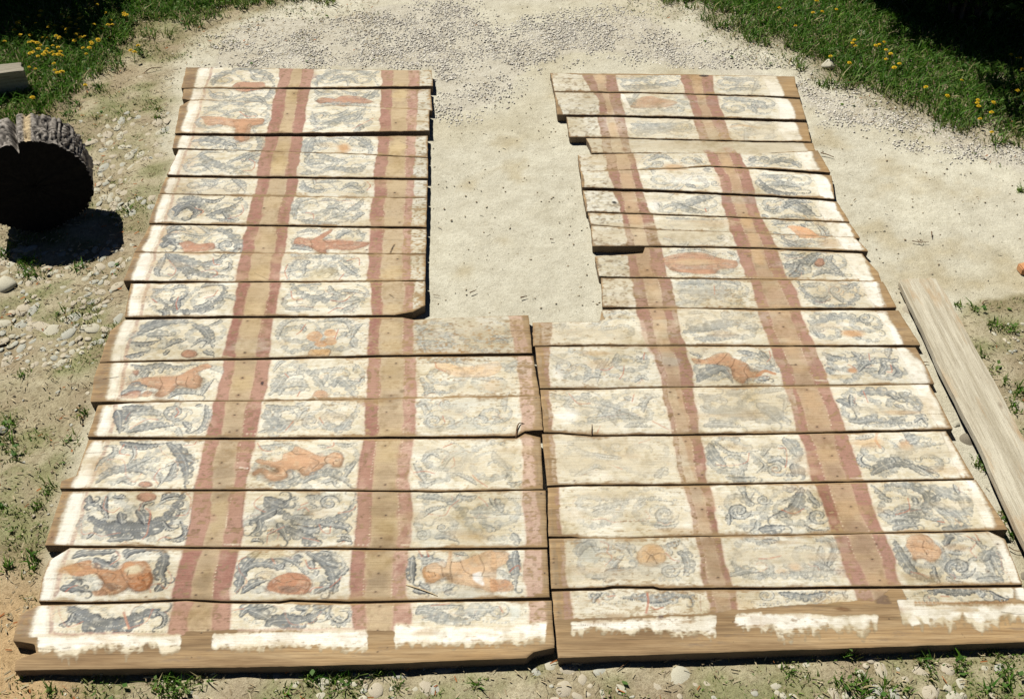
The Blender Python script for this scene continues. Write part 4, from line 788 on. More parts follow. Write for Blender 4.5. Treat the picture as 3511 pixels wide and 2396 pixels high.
# per-board fading of the worn boards
def fade(poly, amt, col=BEIGE):
    y0, y1, x0, x1, m = poly_mask(np.stack(un(*np.array(poly, float).T, ZT), 1))
    m = m * np.clip(amt * .75 + (NZ_A[y0:y1, x0:x1] - .5) * 1.2, 0, 1) * (amt > 0)
    c = np.asarray(col, np.float32)
    s = (slice(y0, y1), slice(x0, x1))
    RGB[s] = RGB[s] * (1 - m[..., None]) + c * m[..., None]
    ALP[s] *= 1 - 0.1 * m
fade([(1890,255),(2740,262),(2760,335),(1900,318)], .18); fade([(1900,318),(2310,325),(2320,405),(1910,397)], .25)
fade([(1940,397),(2770,417),(2785,488),(1950,472)], .4); fade([(2010,474),(2785,490),(2800,522),(2029,526)], .8)
fade([(1980,532),(2160,535),(2200,650),(1996,650)], .25); fade([(2010,770),(2480,795),(2520,850),(2033,846)], .55); fade([(2050,948),(2570,955),(2610,1055),(2066,1051)], .3)
fade([(1824,1100),(2330,1100),(2330,1190),(1830,1190)], .4); fade([(2300,1060),(2620,1060),(2660,1184),(2330,1184)], .25); fade([(1850,1334),(2320,1330),(2370,1490),(1861,1488)], .25); fade([(1861,1490),(2340,1490),(2390,1660),(1876,1665)], .5)
fade([(1876,1665),(2400,1660),(2410,1840),(1882,1841)], .2); fade([(1882,1841),(2900,1835),(2940,2015),(1890,2022)], .28); fade([(2380,1330),(2720,1320),(2760,1490),(2400,1488)], .25)
# stains, cracks and nail marks
DK = (0.05, 0.035, 0.025)
def crack(tile, w, *flat): thin(tile, w, DK, .9, *flat)
crack('b0',7,1110,1095,1400,1080,1700,1058,1900,1050); crack('a1',5,0,895,150,905); crack('b1',6,740,338,950,342,1200,338,1450,330,1700,322); crack('b1',6,1330,573,1710,572); crack('b1',5,200,870,300,920,350,945)
crack('c0',6,720,912,960,905); crack('c0',10,830,262,930,250,1030,235); crack('c0',6,810,395,900,380); crack('d0',6,370,498,600,490,750,495); crack('d0',5,310,1108,450,1115,610,1100); crack('a1',6,1480,1250,1600,1290,1700,1310); crack('b2',5,130,1395,230,1392,300,1398)
crack('c2',5,0,262,150,250,290,240); crack('c2',6,0,510,200,505,390,492); crack('c2',5,350,170,400,176); crack('c2',5,410,827,560,826,700,830); crack('a2',6,480,710,620,712,770,716); crack('a2',6,1920,765,2324,776); crack('a3',5,0,770,150,752,330,762); crack('b2',6,830,440,950,445,1150,465); crack('b2',4,930,1050,1300,1050)
crack('c3',5,1240,575,1450,570,1640,575); crack('c3',5,1270,960,1500,955,1820,965); crack('d2',6,480,320,520,318); crack('d2',6,520,905,700,902,1000,890); crack('d2',6,510,790,545,790); crack('d2',6,495,830,540,830); crack('d3',6,2110,770,2220,785,2324,790); crack('d1',5,0,250,50,245); crack('d1',5,2100,470,2280,480); crack('c2',5,0,1475,80,1465,240,1470); crack('d2',5,0,60,250,65,460,62); crack('c0',5,1490,795,1700,820,1950,838)
crack('c2',5,0,1330,200,1325,430,1310); crack('b3',5,600,552,700,550,890,552); crack('a3',5,330,1200,450,1202); crack('b3',5,0,645,300,655,690,672); crack('b1',16,1400,690,1420,640,1435,615); crack('b1',8,1370,1070,1410,1100); crack('d3',7,170,965,280,1010); crack('d3',8,1760,960,1790,1000); crack('c3',7,280,138,340,136)
for tile, pts in (('c0', [(2170,30),(2130,245),(2095,397),(2075,585),(2030,733),(1965,1000),(1945,1183),(1930,1308),(1895,1467),(570,1298),(515,1490)]),
                  ('c1', [(1425,120),(1370,240),(1380,405),(1385,460),(1352,560),(1360,720),(1345,855),(1345,1200),(1290,1320),(1350,1470),(100,30),(80,112),(65,245),(28,397),(35,485),(30,720)]),
                  ('d0', [(1880,133),(1832,280),(1803,440),(1745,635),(1748,737),(1828,948),(1770,970),(1685,1190),(460,117),(1303,650),(1548,660)]),
                  ('d1', [(1310,133),(1303,210),(1297,290),(1297,450),(1270,608),(1285,735),(1265,950),(1265,1137),(1352,1100),(435,1100)]),
                  ('b1', [(1425,160),(1480,425),(1465,745),(1395,1280),(1372,1412),(65,655),(432,1105),(280,300),(275,645),(125,1300),(1190,660)]),
                  ('a1', [(1435,968),(1440,1100),(540,830),(480,1020)]),
                  ('c2', [(1630,432),(1633,580),(1557,383),(1540,145),(1693,815),(1840,1110),(1770,1190),(1760,1225),(1815,1218),(1822,1412),(370,30),(395,305),(427,392),(442,570),(487,610),(450,702),(448,826),(340,372),(352,437),(395,665),(390,1195),(400,1283),(545,368),(710,1163)]),
                  ('b2', [(1430,1330),(1405,1215),(1185,290),(1237,547),(1350,845),(2200,337),(1412,1125)]),
                  ('d2', [(1880,130),(1740,598),(1960,487),(505,320),(505,355),(525,548),(440,450),(445,618),(530,828),(2080,870),(2085,1050)]),
                  ('c3', [(330,133),(437,358),(590,780),(657,932),(703,1112),(730,1213),(802,1372),(527,680),(467,1167)]),
                  ('d3', [(850,35),(1025,190),(990,320),(1055,505),(1125,830),(2005,425),(2085,185)]), ('b3', [(183,1210),(215,1330),(1350,1448)])):
    for x, y in pts: (wash(tile, (0.22, 0.13, 0.08), .3, x, y + 4, 24, 16), thin(tile, 12, (0.035, 0.025, 0.02), .95, x - 3, y, x + 4, y))
ell('c0', (0.012, 0.01, 0.01), 1.0, 2302, 296, 17, 17, line=False); ell('b2', (0.012, 0.01, 0.01), 1.0, 1055, 250, 24, 14, line=False); ell('a2', (0.012, 0.01, 0.01), 1.0, 1850, 680, 40, 14, line=False); ell('c2', (0.02, 0.015, 0.01), .9, 1510, 1197, 40, 9, line=False)
ell('d2', (0.10, 0.06, 0.045), .9, 1442, 830, 26, 16, line=False); wash('c1', (0.12, 0.08, 0.04), .6, 1480, 365, 26, 14)
# white smears along some joints (once under laths)
for tile, flat in (('c0', (1960,60,2050,75)), ('b1', (170,180,270,185)), ('b1', (460,190,530,190)), ('b1', (640,195,1330,200)), ('a1', (1240,970,1390,972)), ('b1', (430,700,1280,700)), ('b0', (1400,690,2100,690)), ('d1', (0,190,1190,195)), ('d1', (1490,195,1700,200)), ('c1', (1170,435,1280,440)), ('c1', (120,750,1160,755)), ('c1', (1500,740,2324,750)), ('d2', (640,545,980,540)), ('c2', (850,700,1580,720)), ('c3', (510,265,600,270)), ('b2', (1330,490,1440,485)), ('b2', (1420,905,2324,915)), ('c2', (450,335,520,370)), ('d0', (1990,185,2324,190)), ('c3', (0,1120,300,1120)), ('c3', (820,1130,1000,1125)), ('d3', (600,125,780,105))):
    thin(tile, 20, (0.66, 0.6, 0.46), .6, *flat)
thin('c1', 20, WHITE, .8, 60, 1045, 125, 1050); ell('c1', RED2, .8, 98, 1046, 16, 10, line=False)
# red-band repairs and losses board by board
for a, b_ in ((r1l, r1r), (r2l, r2r), (r3l, r3r), (r4l, r4r), (s4l, s4r), (s5l, s5r), (s3l, s3r)):
    for y_ in np.arange(270, 2120, 80):
        y2 = y_ + sr.uniform(-40, 40); xa = np.interp(y2, [p[1] for p in a], [p[0] for p in a]); xb = np.interp(y2, [p[1] for p in b_], [p[0] for p in b_])
        wash('a0', [(0.50, 0.36, 0.27), (0.39, 0.23, 0.17), (0.245, 0.10, 0.08)][sr.integers(0, 3)], sr.uniform(.2, .5), sr.uniform(xa, xb) / TS, y2 / TS, (xb - xa) * sr.uniform(.25, .6) / TS, sr.uniform(6, 22) / TS)
# dust and grain over everything, flakes lost to the wood
RGB *= (0.86 + 0.16 * NZ_F + 0.12 * NZ_G)[..., None]
ALP *= 1 - 0.4 * np.clip((NZ_G * .3 + NZ_F * .45 + NZ_D * .4 - .66) * 7, 0, 1)
NZ_H = vnoise((PH, PW), (30, 30), 19, 4).astype(np.float32)
dirtm = np.clip((NZ_H - .5) * 3.2, 0, 1) * .6 + np.clip((NZ_E * .6 + NZ_C * .4 - .52) * 5, 0, 1) * .4
RGB[:] = RGB * (1 - dirtm[..., None]) + RGB * np.array([.68, .62, .5], np.float32) * dirtm[..., None]
bl_ = RGB.copy()
for _ in range(2):
    q_ = np.pad(bl_, ((1, 1), (1, 1), (0, 0)), mode='edge')
    bl_ = (q_[:-2, 1:-1] + q_[2:, 1:-1] + q_[1:-1, :-2] + q_[1:-1, 2:] + q_[1:-1, 1:-1]) / 5
RGB[:] = np.clip(RGB + .75 * (RGB - bl_), .012, .86)          # keep brush lines crisp at the boards' vertex spacing
print('painting done')
# ------------------------------------------------------------------ where things lie (photo px helpers)
LEND = np.array([(639,234),(622,305),(600,463),(573,600),(511,766),(424,966),(428,1090),(341,1241),(310,1378),(300,1498),(205,1676),(153,1870),(132,2063),(43,2200),(50,2300)], float)
REND = np.array([(2725,262),(2763,417),(2796,517),(2851,600),(2914,761),(2976,865),(3074,1058),(3157,1184),(3206,1316),(3266,1474),(3343,1643),(3455,1820),(3506,2008),(3600,2200)], float)
def on_boards(px, py, m=0):
    l = np.interp(py, LEND[:, 1], LEND[:, 0]); r = np.interp(py, REND[:, 1], REND[:, 0])
    bot = np.interp(px, [50, 1900, 3511], [2300, 2262, 2205])
    ins = (py > 238 - m) & (py < bot + m) & (px > l - m) & (px < r + m)
    hole = (px > 1486 - 14 * (py - 240) / 840 + m) & (px < np.interp(py, [250, 400, 470, 530, 650, 850, 1060], [1886, 1911, 1952, 1975, 1996, 2033, 2066]) - m) & (py < 1085 - m)
    return ins & ~hole
def sstep(a, b, x):
    t = np.clip((x - a) / (b - a), 0, 1); return t * t * (3 - 2 * t)
TLx, TLy = [-400, 0, 150, 230, 330, 420, 470, 620, 800, 1000], [450, 430, 420, 330, 230, 170, 90, 70, 20, -30]
TRx, TRy = [2250, 2600, 2800, 3000, 3266, 3511, 3900], [-40, 150, 240, 325, 425, 475, 520]
def edge_x(py): return np.interp(py, [-200, 0, 100, 230, 600, 1200, 2300], [1300, 1020, 760, 610, 540, 430, 90])
def right_x(py): return np.interp(py, [960, 1040, 1100, 1200, 1500, 2000, 2300], [3800, 3330, 3260, 3290, 3400, 3500, 3600])

GRAVEL = [(720,230),(790,120),(900,60),(1150,60),(1350,20),(1600,20),(1700,120),(1900,80),(2200,60),(2350,130),(2500,190),(2720,260),(2900,330),(3200,420),(3511,500),(3600,530),(3600,620),(3300,520),(3050,440),(2850,400),(2740,300),(2600,250),(2300,220),(2100,180),(1950,190),(1800,240),(1700,330),(1560,400),(1500,380),(1480,240),(1300,235),(1000,232)]
def in_poly(px, py, poly):
    ins = np.zeros(px.shape, bool); n = len(poly)
    for i in range(n):
        xa, ya = poly[i]; xb, yb = poly[(i + 1) % n]
        if ya == yb: continue
        ins ^= ((ya > py) != (yb > py)) & (px < (xb - xa) * (py - ya) / (yb - ya) + xa)
    return ins
NG = vnoise((400, 400), (14, 14), 21, 4)      # clump noise over plan -6..8, 0..12
def clump(X, Y, s=1.0):
    i = np.clip(((Y * s) % 12) / 12 * 399, 0, 399).astype(int); j = np.clip(((X * s + 6) % 14) / 14 * 399, 0, 399).astype(int)
    return NG[i, j]

# ------------------------------------------------------------------ the ground
gx = np.concatenate([[-400, -120, -40, -18, -10, -7], np.arange(-5.6, 6.4, 0.035), [7.5, 11, 19, 42, 120, 400]])
gy = np.concatenate([[-300, -90, -30, -10, -3, -0.6], np.arange(0.3, 10.4, 0.035), [11.5, 14, 20, 40, 110, 400]])
GX, GY = np.meshgrid(gx, gy)
nh, nw = GX.shape
PXg, PYg = proj(GX, np.clip(GY, 0.2, 30))
nz1 = vnoise((nh, nw), (12, 14), 31, 4); nz2 = vnoise((nh, nw), (70, 80), 32, 3)
farz = (np.abs(GX) > 6.5) | (GY > 10.5) | (GY < 0.2)
GZ = -0.008 + (nz2 - 0.5) * 0.012
wl_ = sstep(40, -60, PXg - edge_x(PYg) + (nz1 - .5) * 260)              # stony left side
wr_ = sstep(-30, 60, PXg - right_x(PYg) + (nz1 - .5) * 160)
wb_ = sstep(2190, 2260, PYg)
tl = sstep(70, -50, PYg - np.interp(PXg, TLx, TLy) + (nz2 - .5) * 160) * (PXg < 1100)
tr = sstep(60, -60, PYg - np.interp(PXg, TRx, TRy) + (nz2 - .5) * 160) * (PXg > 2200)
dirt = np.maximum(np.maximum(wl_, wr_), wb_)
wob = sstep(420, 60, PXg) * sstep(1850, 2150, PYg)                      # red-brown soil in the near left corner
gv = in_poly(PXg + (nz2 - .5) * 60, PYg + (nz1 - .5) * 60, GRAVEL)
def lay(c, col, w): return c * (1 - w[..., None]) + np.array(col) * w[..., None]
gc = np.ones((nh, nw, 3)) * np.array([0.53, 0.505, 0.405])
gc = lay(gc, (0.44, 0.395, 0.27), sstep(.5, .75, nz1) * .5)
gc = lay(gc, (0.60, 0.575, 0.46), sstep(.55, .75, vnoise((nh, nw), (26, 30), 35, 4)) * .6)
gc = lay(gc, (0.40, 0.335, 0.20), sstep(.62, .8, vnoise((nh, nw), (40, 46), 36, 4)) * .55)
gc = lay(gc, (0.36, 0.315, 0.205), dirt)
gc = lay(gc, (0.47, 0.425, 0.30), dirt * sstep(.45, .7, nz2) * .6)
clg = clump(GX, GY, 2.2) * .38 + clump(GX + 3, GY + 5, 6.0) * .62
gc = lay(gc, (0.17, 0.19, 0.065), dirt * sstep(.45, .62, clg) * .65)
gc = lay(gc, (0.27, 0.20, 0.13), dirt * sstep(.5, .34, clump(GX + 1, GY + 2, 4.1)) * .45)
gc = lay(gc, (0.46, 0.325, 0.175), wob)
gc = lay(gc, (0.50, 0.47, 0.40), gv * .6)
gc = lay(gc, (0.20, 0.165, 0.085), np.maximum(tl, tr) * .75)
gc = lay(gc, (0.12, 0.13, 0.05), farz * 1.0)
GZ += dirt * (nz2 - .45) * 0.02 * (~on_boards(PXg, PYg, 25))
ga = np.clip(0.42 + 0.62 * np.maximum(dirt, np.maximum(tl, tr)) + .3 * gv, 0, 1)
I = np.arange(nh * nw).reshape(nh, nw)
Fq = np.stack([I[:-1, :-1], I[:-1, 1:], I[1:, 1:], I[1:, :-1]], -1).reshape(-1, 4)
ground = mesh_obj('ground', np.stack([GX, GY, GZ], -1).reshape(-1, 3), Fq, M_GROUND, smooth=True)
color_attr(ground, np.concatenate([gc, ga[..., None]], 2).reshape(-1, 4))
tag(ground, 'pale sandy yard with trodden earth at its sides', kind='structure')

# ------------------------------------------------------------------ the painted boards
LB = [  # lower edge of the board above (far to near); the first is the far edge of the group; gap px left, right
    ([(639,234),(1000,238),(1480,246)], 0, 0),
    ([(622,304),(800,304),(1200,302),(1485,298)], 2, 7), ([(628,342),(655,346),(1100,362),(1482,378)], 1.5, 2), ([(600,461),(900,463),(1200,459),(1482,452)], 2.5, 10),
    ([(592,509),(800,515),(1200,526),(1480,538)], 3, 1.8), ([(573,602),(800,605),(1200,607),(1477,609)], 3, 7), ([(546,661),(883,671),(1200,675),(1478,676)], 3, 3),
    ([(511,766),(800,770),(1100,774),(1462,778)], 4, 5), ([(461,865),(900,868),(1460,869)], 2, 2), ([(424,964),(800,967),(1200,965),(1458,961)], 4, 4),
    ([(428,1088),(800,1085),(1200,1084),(1354,1083),(1416,1072),(1458,1050)], 5, 6), ([(341,1240),(600,1234),(900,1228),(1365,1219),(1824,1213)], 3.5, 7),
    ([(310,1376),(500,1375),(900,1373),(1129,1371),(1420,1365),(1851,1359)], 5, 2), ([(300,1497),(600,1501),(900,1502),(1300,1500),(1773,1498),(1800,1482),(1861,1478)], 6, 8),
    ([(205,1674),(560,1678),(900,1679),(1206,1682),(1420,1684),(1500,1686),(1862,1679)], 7, 5), ([(153,1869),(560,1874),(900,1878),(1400,1882),(1870,1879)], 6, 5),
    ([(132,2060),(300,2064),(480,2060),(639,2053),(760,2060),(960,2062),(1000,2056),(1200,2062),(1600,2055),(1882,2048)], 8, 8),
    ([(50,2297),(480,2291),(800,2287),(1100,2282),(1300,2276),(1497,2268),(1700,2261),(1806,2256),(1830,2236),(1901,2220)], 0, 0)]
LL = [[(639,234),(622,304)],[(629,307),(625,341)],[(655,348),(618,368),(600,461)],[(600,465),(590,509)],[(612,516),(573,602)],[(569,606),(546,661)],[(544,666),(511,766)],[(515,771),(461,864)],[(461,868),(424,964)],[(449,974),(428,1088)],
      [(428,1096),(378,1134),(362,1180),(341,1240)],[(339,1244),(322,1292),(310,1376)],[(337,1390),(320,1440),(300,1497)],[(304,1508),(285,1556),(262,1630),(211,1648),(205,1674)],[(213,1684),(153,1869)],[(240,1878),(170,1924),(147,1982),(132,2060)],[(128,2074),(66,2108),(43,2196),(118,2208),(124,2236),(52,2262),(50,2297)]]
LR = [[(1480,246),(1485,298)],[(1476,305),(1482,378)],[(1472,382),(1472,452)],[(1466,464),(1466,538)],[(1467,541),(1467,609)],[(1466,617),(1464,676)],[(1464,680),(1462,778)],[(1462,784),(1460,869)],[(1460,872),(1458,961)],[(1458,966),(1458,1050)],
      [(1812,1083),(1824,1213)],[(1828,1221),(1851,1359)],[(1851,1362),(1861,1478)],[(1853,1504),(1862,1679)],[(1870,1685),(1876,1879)],[(1875,1886),(1884,2048)],[(1890,2060),(1901,2220)]]
LTOP = {10: [(428,1096),(800,1092),(1380,1090),(1420,1098),(1600,1090),(1812,1083)]}     # board 11 runs on past the cut opening
RB = [
    ([(1886,254),(2300,256),(2725,262)], 0, 0),
    ([(1901,317),(2203,319),(2600,328),(2749,334)], 1.5, 8), ([(1911,396),(2081,397),(2600,409),(2763,414)], 3, 9), ([(1952,469),(2100,472),(2600,485),(2780,487)], 4, 2),
    ([(2029,525),(2200,525),(2600,528),(2796,517)], 2, 2), ([(1989,590),(2300,580),(2436,571),(2600,578),(2847,594)], 1.2, 6), ([(1996,648),(2300,655),(2600,668),(2870,682)], 4, 7),
    ([(2010,725),(2300,735),(2600,746),(2914,760)], 3, 2.5), ([(2025,770),(2250,787),(2600,800),(2949,814)], 2, 2.5), ([(2031,844),(2207,843),(2400,845),(2600,850),(2976,864)], 5, 3),
    ([(2054,948),(2300,952),(2600,956),(3023,965)], 2, 2), ([(2066,1050),(2300,1053),(2600,1058),(2700,1057),(3074,1056)], 3, 4), ([(1828,1187),(2000,1184),(2300,1182),(2600,1183),(3157,1181)], 4, 5),
    ([(1851,1332),(2048,1332),(2300,1326),(2600,1323),(3206,1312)], 3, 6), ([(1865,1480),(1920,1482),(2029,1491),(2300,1489),(2600,1486),(3266,1472)], 6, 6), ([(1876,1664),(1980,1660),(2200,1661),(2600,1656),(3341,1641)], 5, 5),
    ([(1880,1836),(1960,1838),(2000,1842),(2087,1844),(2300,1838),(2600,1835),(3455,1817)], 5, 6), ([(1890,2021),(2070,2018),(2100,2012),(2240,2012),(2260,2018),(2480,2016),(2600,2017),(3505,2005)], 8, 6),
    ([(1913,2257),(2100,2250),(2300,2244),(2600,2233),(3100,2216),(3620,2196)], 0, 0)]
RL = [[(1886,254),(1901,317)],[(1901,319),(1911,396)],[(1942,401),(1952,469)],[(2010,474),(2022,500),(2029,525)],[(1981,532),(1989,590)],[(1990,592),(1996,648)],[(1998,653),(2010,725)],[(2016,729),(2025,770)],[(2027,773),(2031,844)],[(2040,880),(2054,948)],[(2060,951),(2066,1050)],
      [(1826,1108),(1828,1187)],[(1834,1192),(1851,1332)],[(1853,1336),(1865,1480)],[(1859,1488),(1876,1664)],[(1878,1671),(1880,1836)],[(1882,1850),(1890,2021)],[(1892,2030),(1913,2257)]]
RR = [[(2725,262),(2729,298),(2745,334)],[(2742,344),(2763,414)],[(2766,424),(2780,487)],[(2788,490),(2796,517)],[(2804,520),(2847,594)],[(2851,601),(2861,682)],[(2870,690),(2914,760)],[(2912,763),(2949,814)],[(2930,817),(2976,864)],[(2956,868),(3012,930),(3023,965)],[(3027,968),(3074,1056)],
      [(3082,1061),(3157,1181)],[(3140,1188),(3204,1312)],[(3186,1320),(3266,1472)],[(3243,1479),(3341,1641)],[(3345,1647),(3455,1817)],[(3386,1824),(3445,1850),(3505,2005)],[(3508,2012),(3620,2196)]]
RTOP = {9: [(2040,880),(2205,868),(2211,848),(2400,850),(2600,853),(2956,868)], 11: [(1826,1108),(2056,1104),(2064,1062),(2300,1056),(2600,1062),(3082,1061)],
        16: [(1882,1850),(2087,1849),(2600,1840),(3345,1826),(3386,1842)]}
def along(poly, u):
    p = np.array(poly, float); x = p[0, 0] + (p[-1, 0] - p[0, 0]) * u
    return np.stack([x, np.interp(x, p[:, 0], p[:, 1])], 1)
def down(poly, v):
    p = np.array(poly, float); y = p[0, 1] + (p[-1, 1] - p[0, 1]) * v
    return np.stack([np.interp(y, p[:, 1], p[:, 0]), y], 1)
def wob1(n, seed, cells, amp):
    return (vnoise((2, n), (1, cells), seed, 3)[0] - .5) * 2 * amp
def bil(A, fx, fy):
    x = np.clip(fx, 0, PW - 1.01); y = np.clip(fy, 0, PH - 1.01)
    xi = x.astype(int); yi = y.astype(int); dx = x - xi; dy = y - yi
    if A.ndim == 3: dx = dx[..., None]; dy = dy[..., None]
    return (A[yi, xi] * (1 - dx) + A[yi, xi + 1] * dx) * (1 - dy) + (A[yi + 1, xi] * (1 - dx) + A[yi + 1, xi + 1] * dx) * dy

def make_board(top, bot, left, right, seed, label, group, lift):
    r = np.random.default_rng(seed)
    # measure
    a = np.stack(un(*np.array([bot[0], bot[-1], top[0], top[-1]], float).T, ZT), 1)
    Lm = np.linalg.norm(a[1] - a[0]); Wm = max(np.linalg.norm(a[2] - a[0]), np.linalg.norm(a[3] - a[1]))
    nu = int(Lm / 0.0037) + 2; nv = max(int(Wm / 0.0043) + 2, 8)
    u = np.linspace(0, 1, nu); v = np.linspace(0, 1, nv)
    top = [left[0]] + list(top[1:-1]) + [right[0]]; bot = [left[-1]] + list(bot[1:-1]) + [right[-1]]
    Tp = along(top, u); Bp = along(bot, u); Lp = down(left, v); Rp = down(right, v)
    Tp[:, 1] += wob1(nu, seed, 30, 0.9); Bp[:, 1] += wob1(nu, seed + 1, 26, 1.2) + wob1(nu, seed + 5, 90, 0.5)
    Lp[:, 0] += wob1(nv, seed + 2, 5, 2.0); Rp[:, 0] += wob1(nv, seed + 3, 5, 1.6)
    Lp[0], Lp[-1], Rp[0], Rp[-1] = Tp[0], Bp[0], Tp[-1], Bp[-1]
    U = u[None, :, None]; Vv = v[:, None, None]
    P = (1 - Vv) * Tp[None] + Vv * Bp[None] + (1 - U) * Lp[:, None] + U * Rp[:, None] \
        - ((1 - U) * (1 - Vv) * Tp[0] + U * (1 - Vv) * Tp[-1] + (1 - U) * Vv * Bp[0] + U * Vv * Bp[-1])
    X, Y = un(P[..., 0], P[..., 1], ZT)
    cup = r.uniform(-.005, .004)
    Z = ZT + lift * 1.5 + cup * ((2 * v[:, None] - 1) ** 2 - .4) + r.uniform(-.004, .004) * (2 * u[None] - 1) + (vnoise((nv, nu), (2, 8), seed + 9, 2) - .5) * .003
    er = np.minimum(np.minimum(v, 1 - v)[:, None] * Wm, np.minimum(u, 1 - u)[None] * Lm)
    Z = Z - 0.003 * np.exp(-er / 0.004)                                  # worn, rounded arrises
    ox, oy = X.mean(), Y.mean()
    top_v = np.stack([X - ox, Y - oy, Z], -1).reshape(-1, 3)
    J = np.arange(nv * nu).reshape(nv, nu)
    Ft = np.stack([J[1:, :-1], J[1:, 1:], J[:-1, 1:], J[:-1, :-1]], -1).reshape(-1, 4)
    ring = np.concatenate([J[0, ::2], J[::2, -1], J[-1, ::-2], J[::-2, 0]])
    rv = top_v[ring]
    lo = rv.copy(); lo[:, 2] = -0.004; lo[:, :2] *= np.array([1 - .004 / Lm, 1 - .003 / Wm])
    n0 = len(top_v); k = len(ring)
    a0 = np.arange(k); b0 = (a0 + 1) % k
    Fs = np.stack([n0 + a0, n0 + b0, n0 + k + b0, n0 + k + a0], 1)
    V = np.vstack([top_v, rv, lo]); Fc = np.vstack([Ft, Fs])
    jx, jy = r.uniform(-.008, .008), r.uniform(-.002, .002)
    fx = (X - PX0 + jx) / RES; fy = (Y - PY0 + jy) / RES
    col = np.zeros((len(V), 4), np.float32)
    col[:n0, :3] = bil(RGB, fx, fy).reshape(-1, 3)
    al = bil(ALP, fx, fy)
    al *= 1 - 0.75 * np.exp(-er / (0.004 + .016 * sstep(.4, .8, vnoise((nv, nu), (2, 16), seed + 12, 3))))        # paint rubbed off the arrises
    c0_ = col[:n0, :3]; isr = np.clip((c0_[:, 0] / (c0_[:, 1] + .02) - 1.45) * 3, 0, 1)[:, None] * r.uniform(0, .5) * (c0_[:, 2:3] > .06)
    col[:n0, :3] = c0_ * (1 - isr) + np.array([.47, .33, .24]) * isr
    tint = 1 + r.uniform(-.06, .06)
    bm_ = r.uniform(0, .16); cc = col[:n0, :3]; ag = sstep(.35, .75, vnoise((nv, nu), (2, 7), seed + 14, 3)).reshape(-1, 1) * bm_ * 2
    col[:n0, :3] = cc * (1 - ag) + cc * np.array([.82, .76, .62]) * ag
    col[:n0, :3] *= tint
    col[:n0, 3] = al.reshape(-1)
    col[n0:] = (.165, .125, .085, .9)  # dark weathered edge wood, toned down to put shade into the gaps
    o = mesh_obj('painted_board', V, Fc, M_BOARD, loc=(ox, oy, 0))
    sm = np.zeros(len(o.data.polygons), bool); sm[:len(Ft)] = True
    o.data.polygons.foreach_set('use_smooth', sm)
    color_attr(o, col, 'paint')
    tag(o, label, 'board', group)
    return o

def lower(line, g0, g1):
    x0, x1 = line[0][0], line[-1][0]
    return [(x, y + g0 + (g1 - g0) * (x - x0) / (x1 - x0)) for x, y in line]
LLAB = ['farthest board of the left group, half an orange disc at its lower edge', 'narrow second board from the far end of the left group, long orange figure',
 'third board from the far end of the left group, orange winged figure', 'narrow fourth board from the far end of the left group, dark scroll',
 'fifth board from the far end of the left group, fan of grey leaves', 'thin sixth board from the far end of the left group, faint grey scrolls',
 'seventh board from the far end of the left group, dark leaf clumps', 'eighth board from the far end of the left group, orange man with raised arm',
 'ninth board from the far end of the left group, spreading dark leaves', 'last short board of the left group, its right corner broken off beside the bare sand',
 'first board of the left group to reach the middle seam, orange three-lobed flower', 'board of the left group with an orange leaping figure and a round black knot hole',
 'board of the left group with a grey spiral, a twig standing at its right end', 'wide board of the left group with a brown child figure in the second panel',
 'board of the left group with a large dark acanthus leaf under an orange half disc', 'board of the left group with a strong orange child and chipped left corner',
 'nearest board of the left group, white painted border and bare brown wood along its edge']
RLAB = ['farthest board of the right group, small black knot hole in its far edge', 'second board from the far end of the right group, pale orange figure',
 'third board from the far end of the right group, left end set back', 'bare beige narrow board of the right group with almost no paint left',
 'fifth board from the far end of the right group, left end jutting out', 'sixth board from the far end of the right group, long dark leaf',
 'seventh board from the far end of the right group, black hole near left end', 'narrow board of the right group with an orange bird-like patch in its right panel',
 'board of the right group above the thick black gap at its left end', 'notched board of the right group with a long orange body in the middle panel',
 'board of the right group with a grey oval wreath in its right panel', 'stepped board of the right group that starts at the middle seam under the bare sand',
 'board of the right group with an orange crouching figure in the middle panel', 'board of the right group with a splintered near edge beside the standing twig',
 'faded board of the right group with pale orange stains in its right panel', 'board of the right group with curled grey scroll and light blue leaf',
 'board of the right group with a big grey spiral and an orange flower', 'nearest board of the right group, ragged white border above bare brown wood']
lifts_L = [.004,.001,.006,0,.003,0,.003,0,.002,.005,.004,.001,.005,.004,.004,.005,.003]
lifts_R = [.005,.006,.003,0,.003,.005,.001,.001,.004,0,.002,.001,.003,.005,.003,.003,.005,.003]
for i in range(17):
    t = LTOP.get(i) or (lower(*LB[i]) if i else LB[0][0])
    make_board(t, LB[i + 1][0], LL[i], LR[i], 100 + i * 17, LLAB[i], 'painted boards laid out on the left', lifts_L[i])
for i in range(18):
    t = RTOP.get(i) or (lower(*RB[i]) if i else RB[0][0])
    make_board(t, RB[i + 1][0], RL[i], RR[i], 900 + i * 17, RLAB[i], 'painted boards laid out on the right', lifts_R[i])
print('boards done')

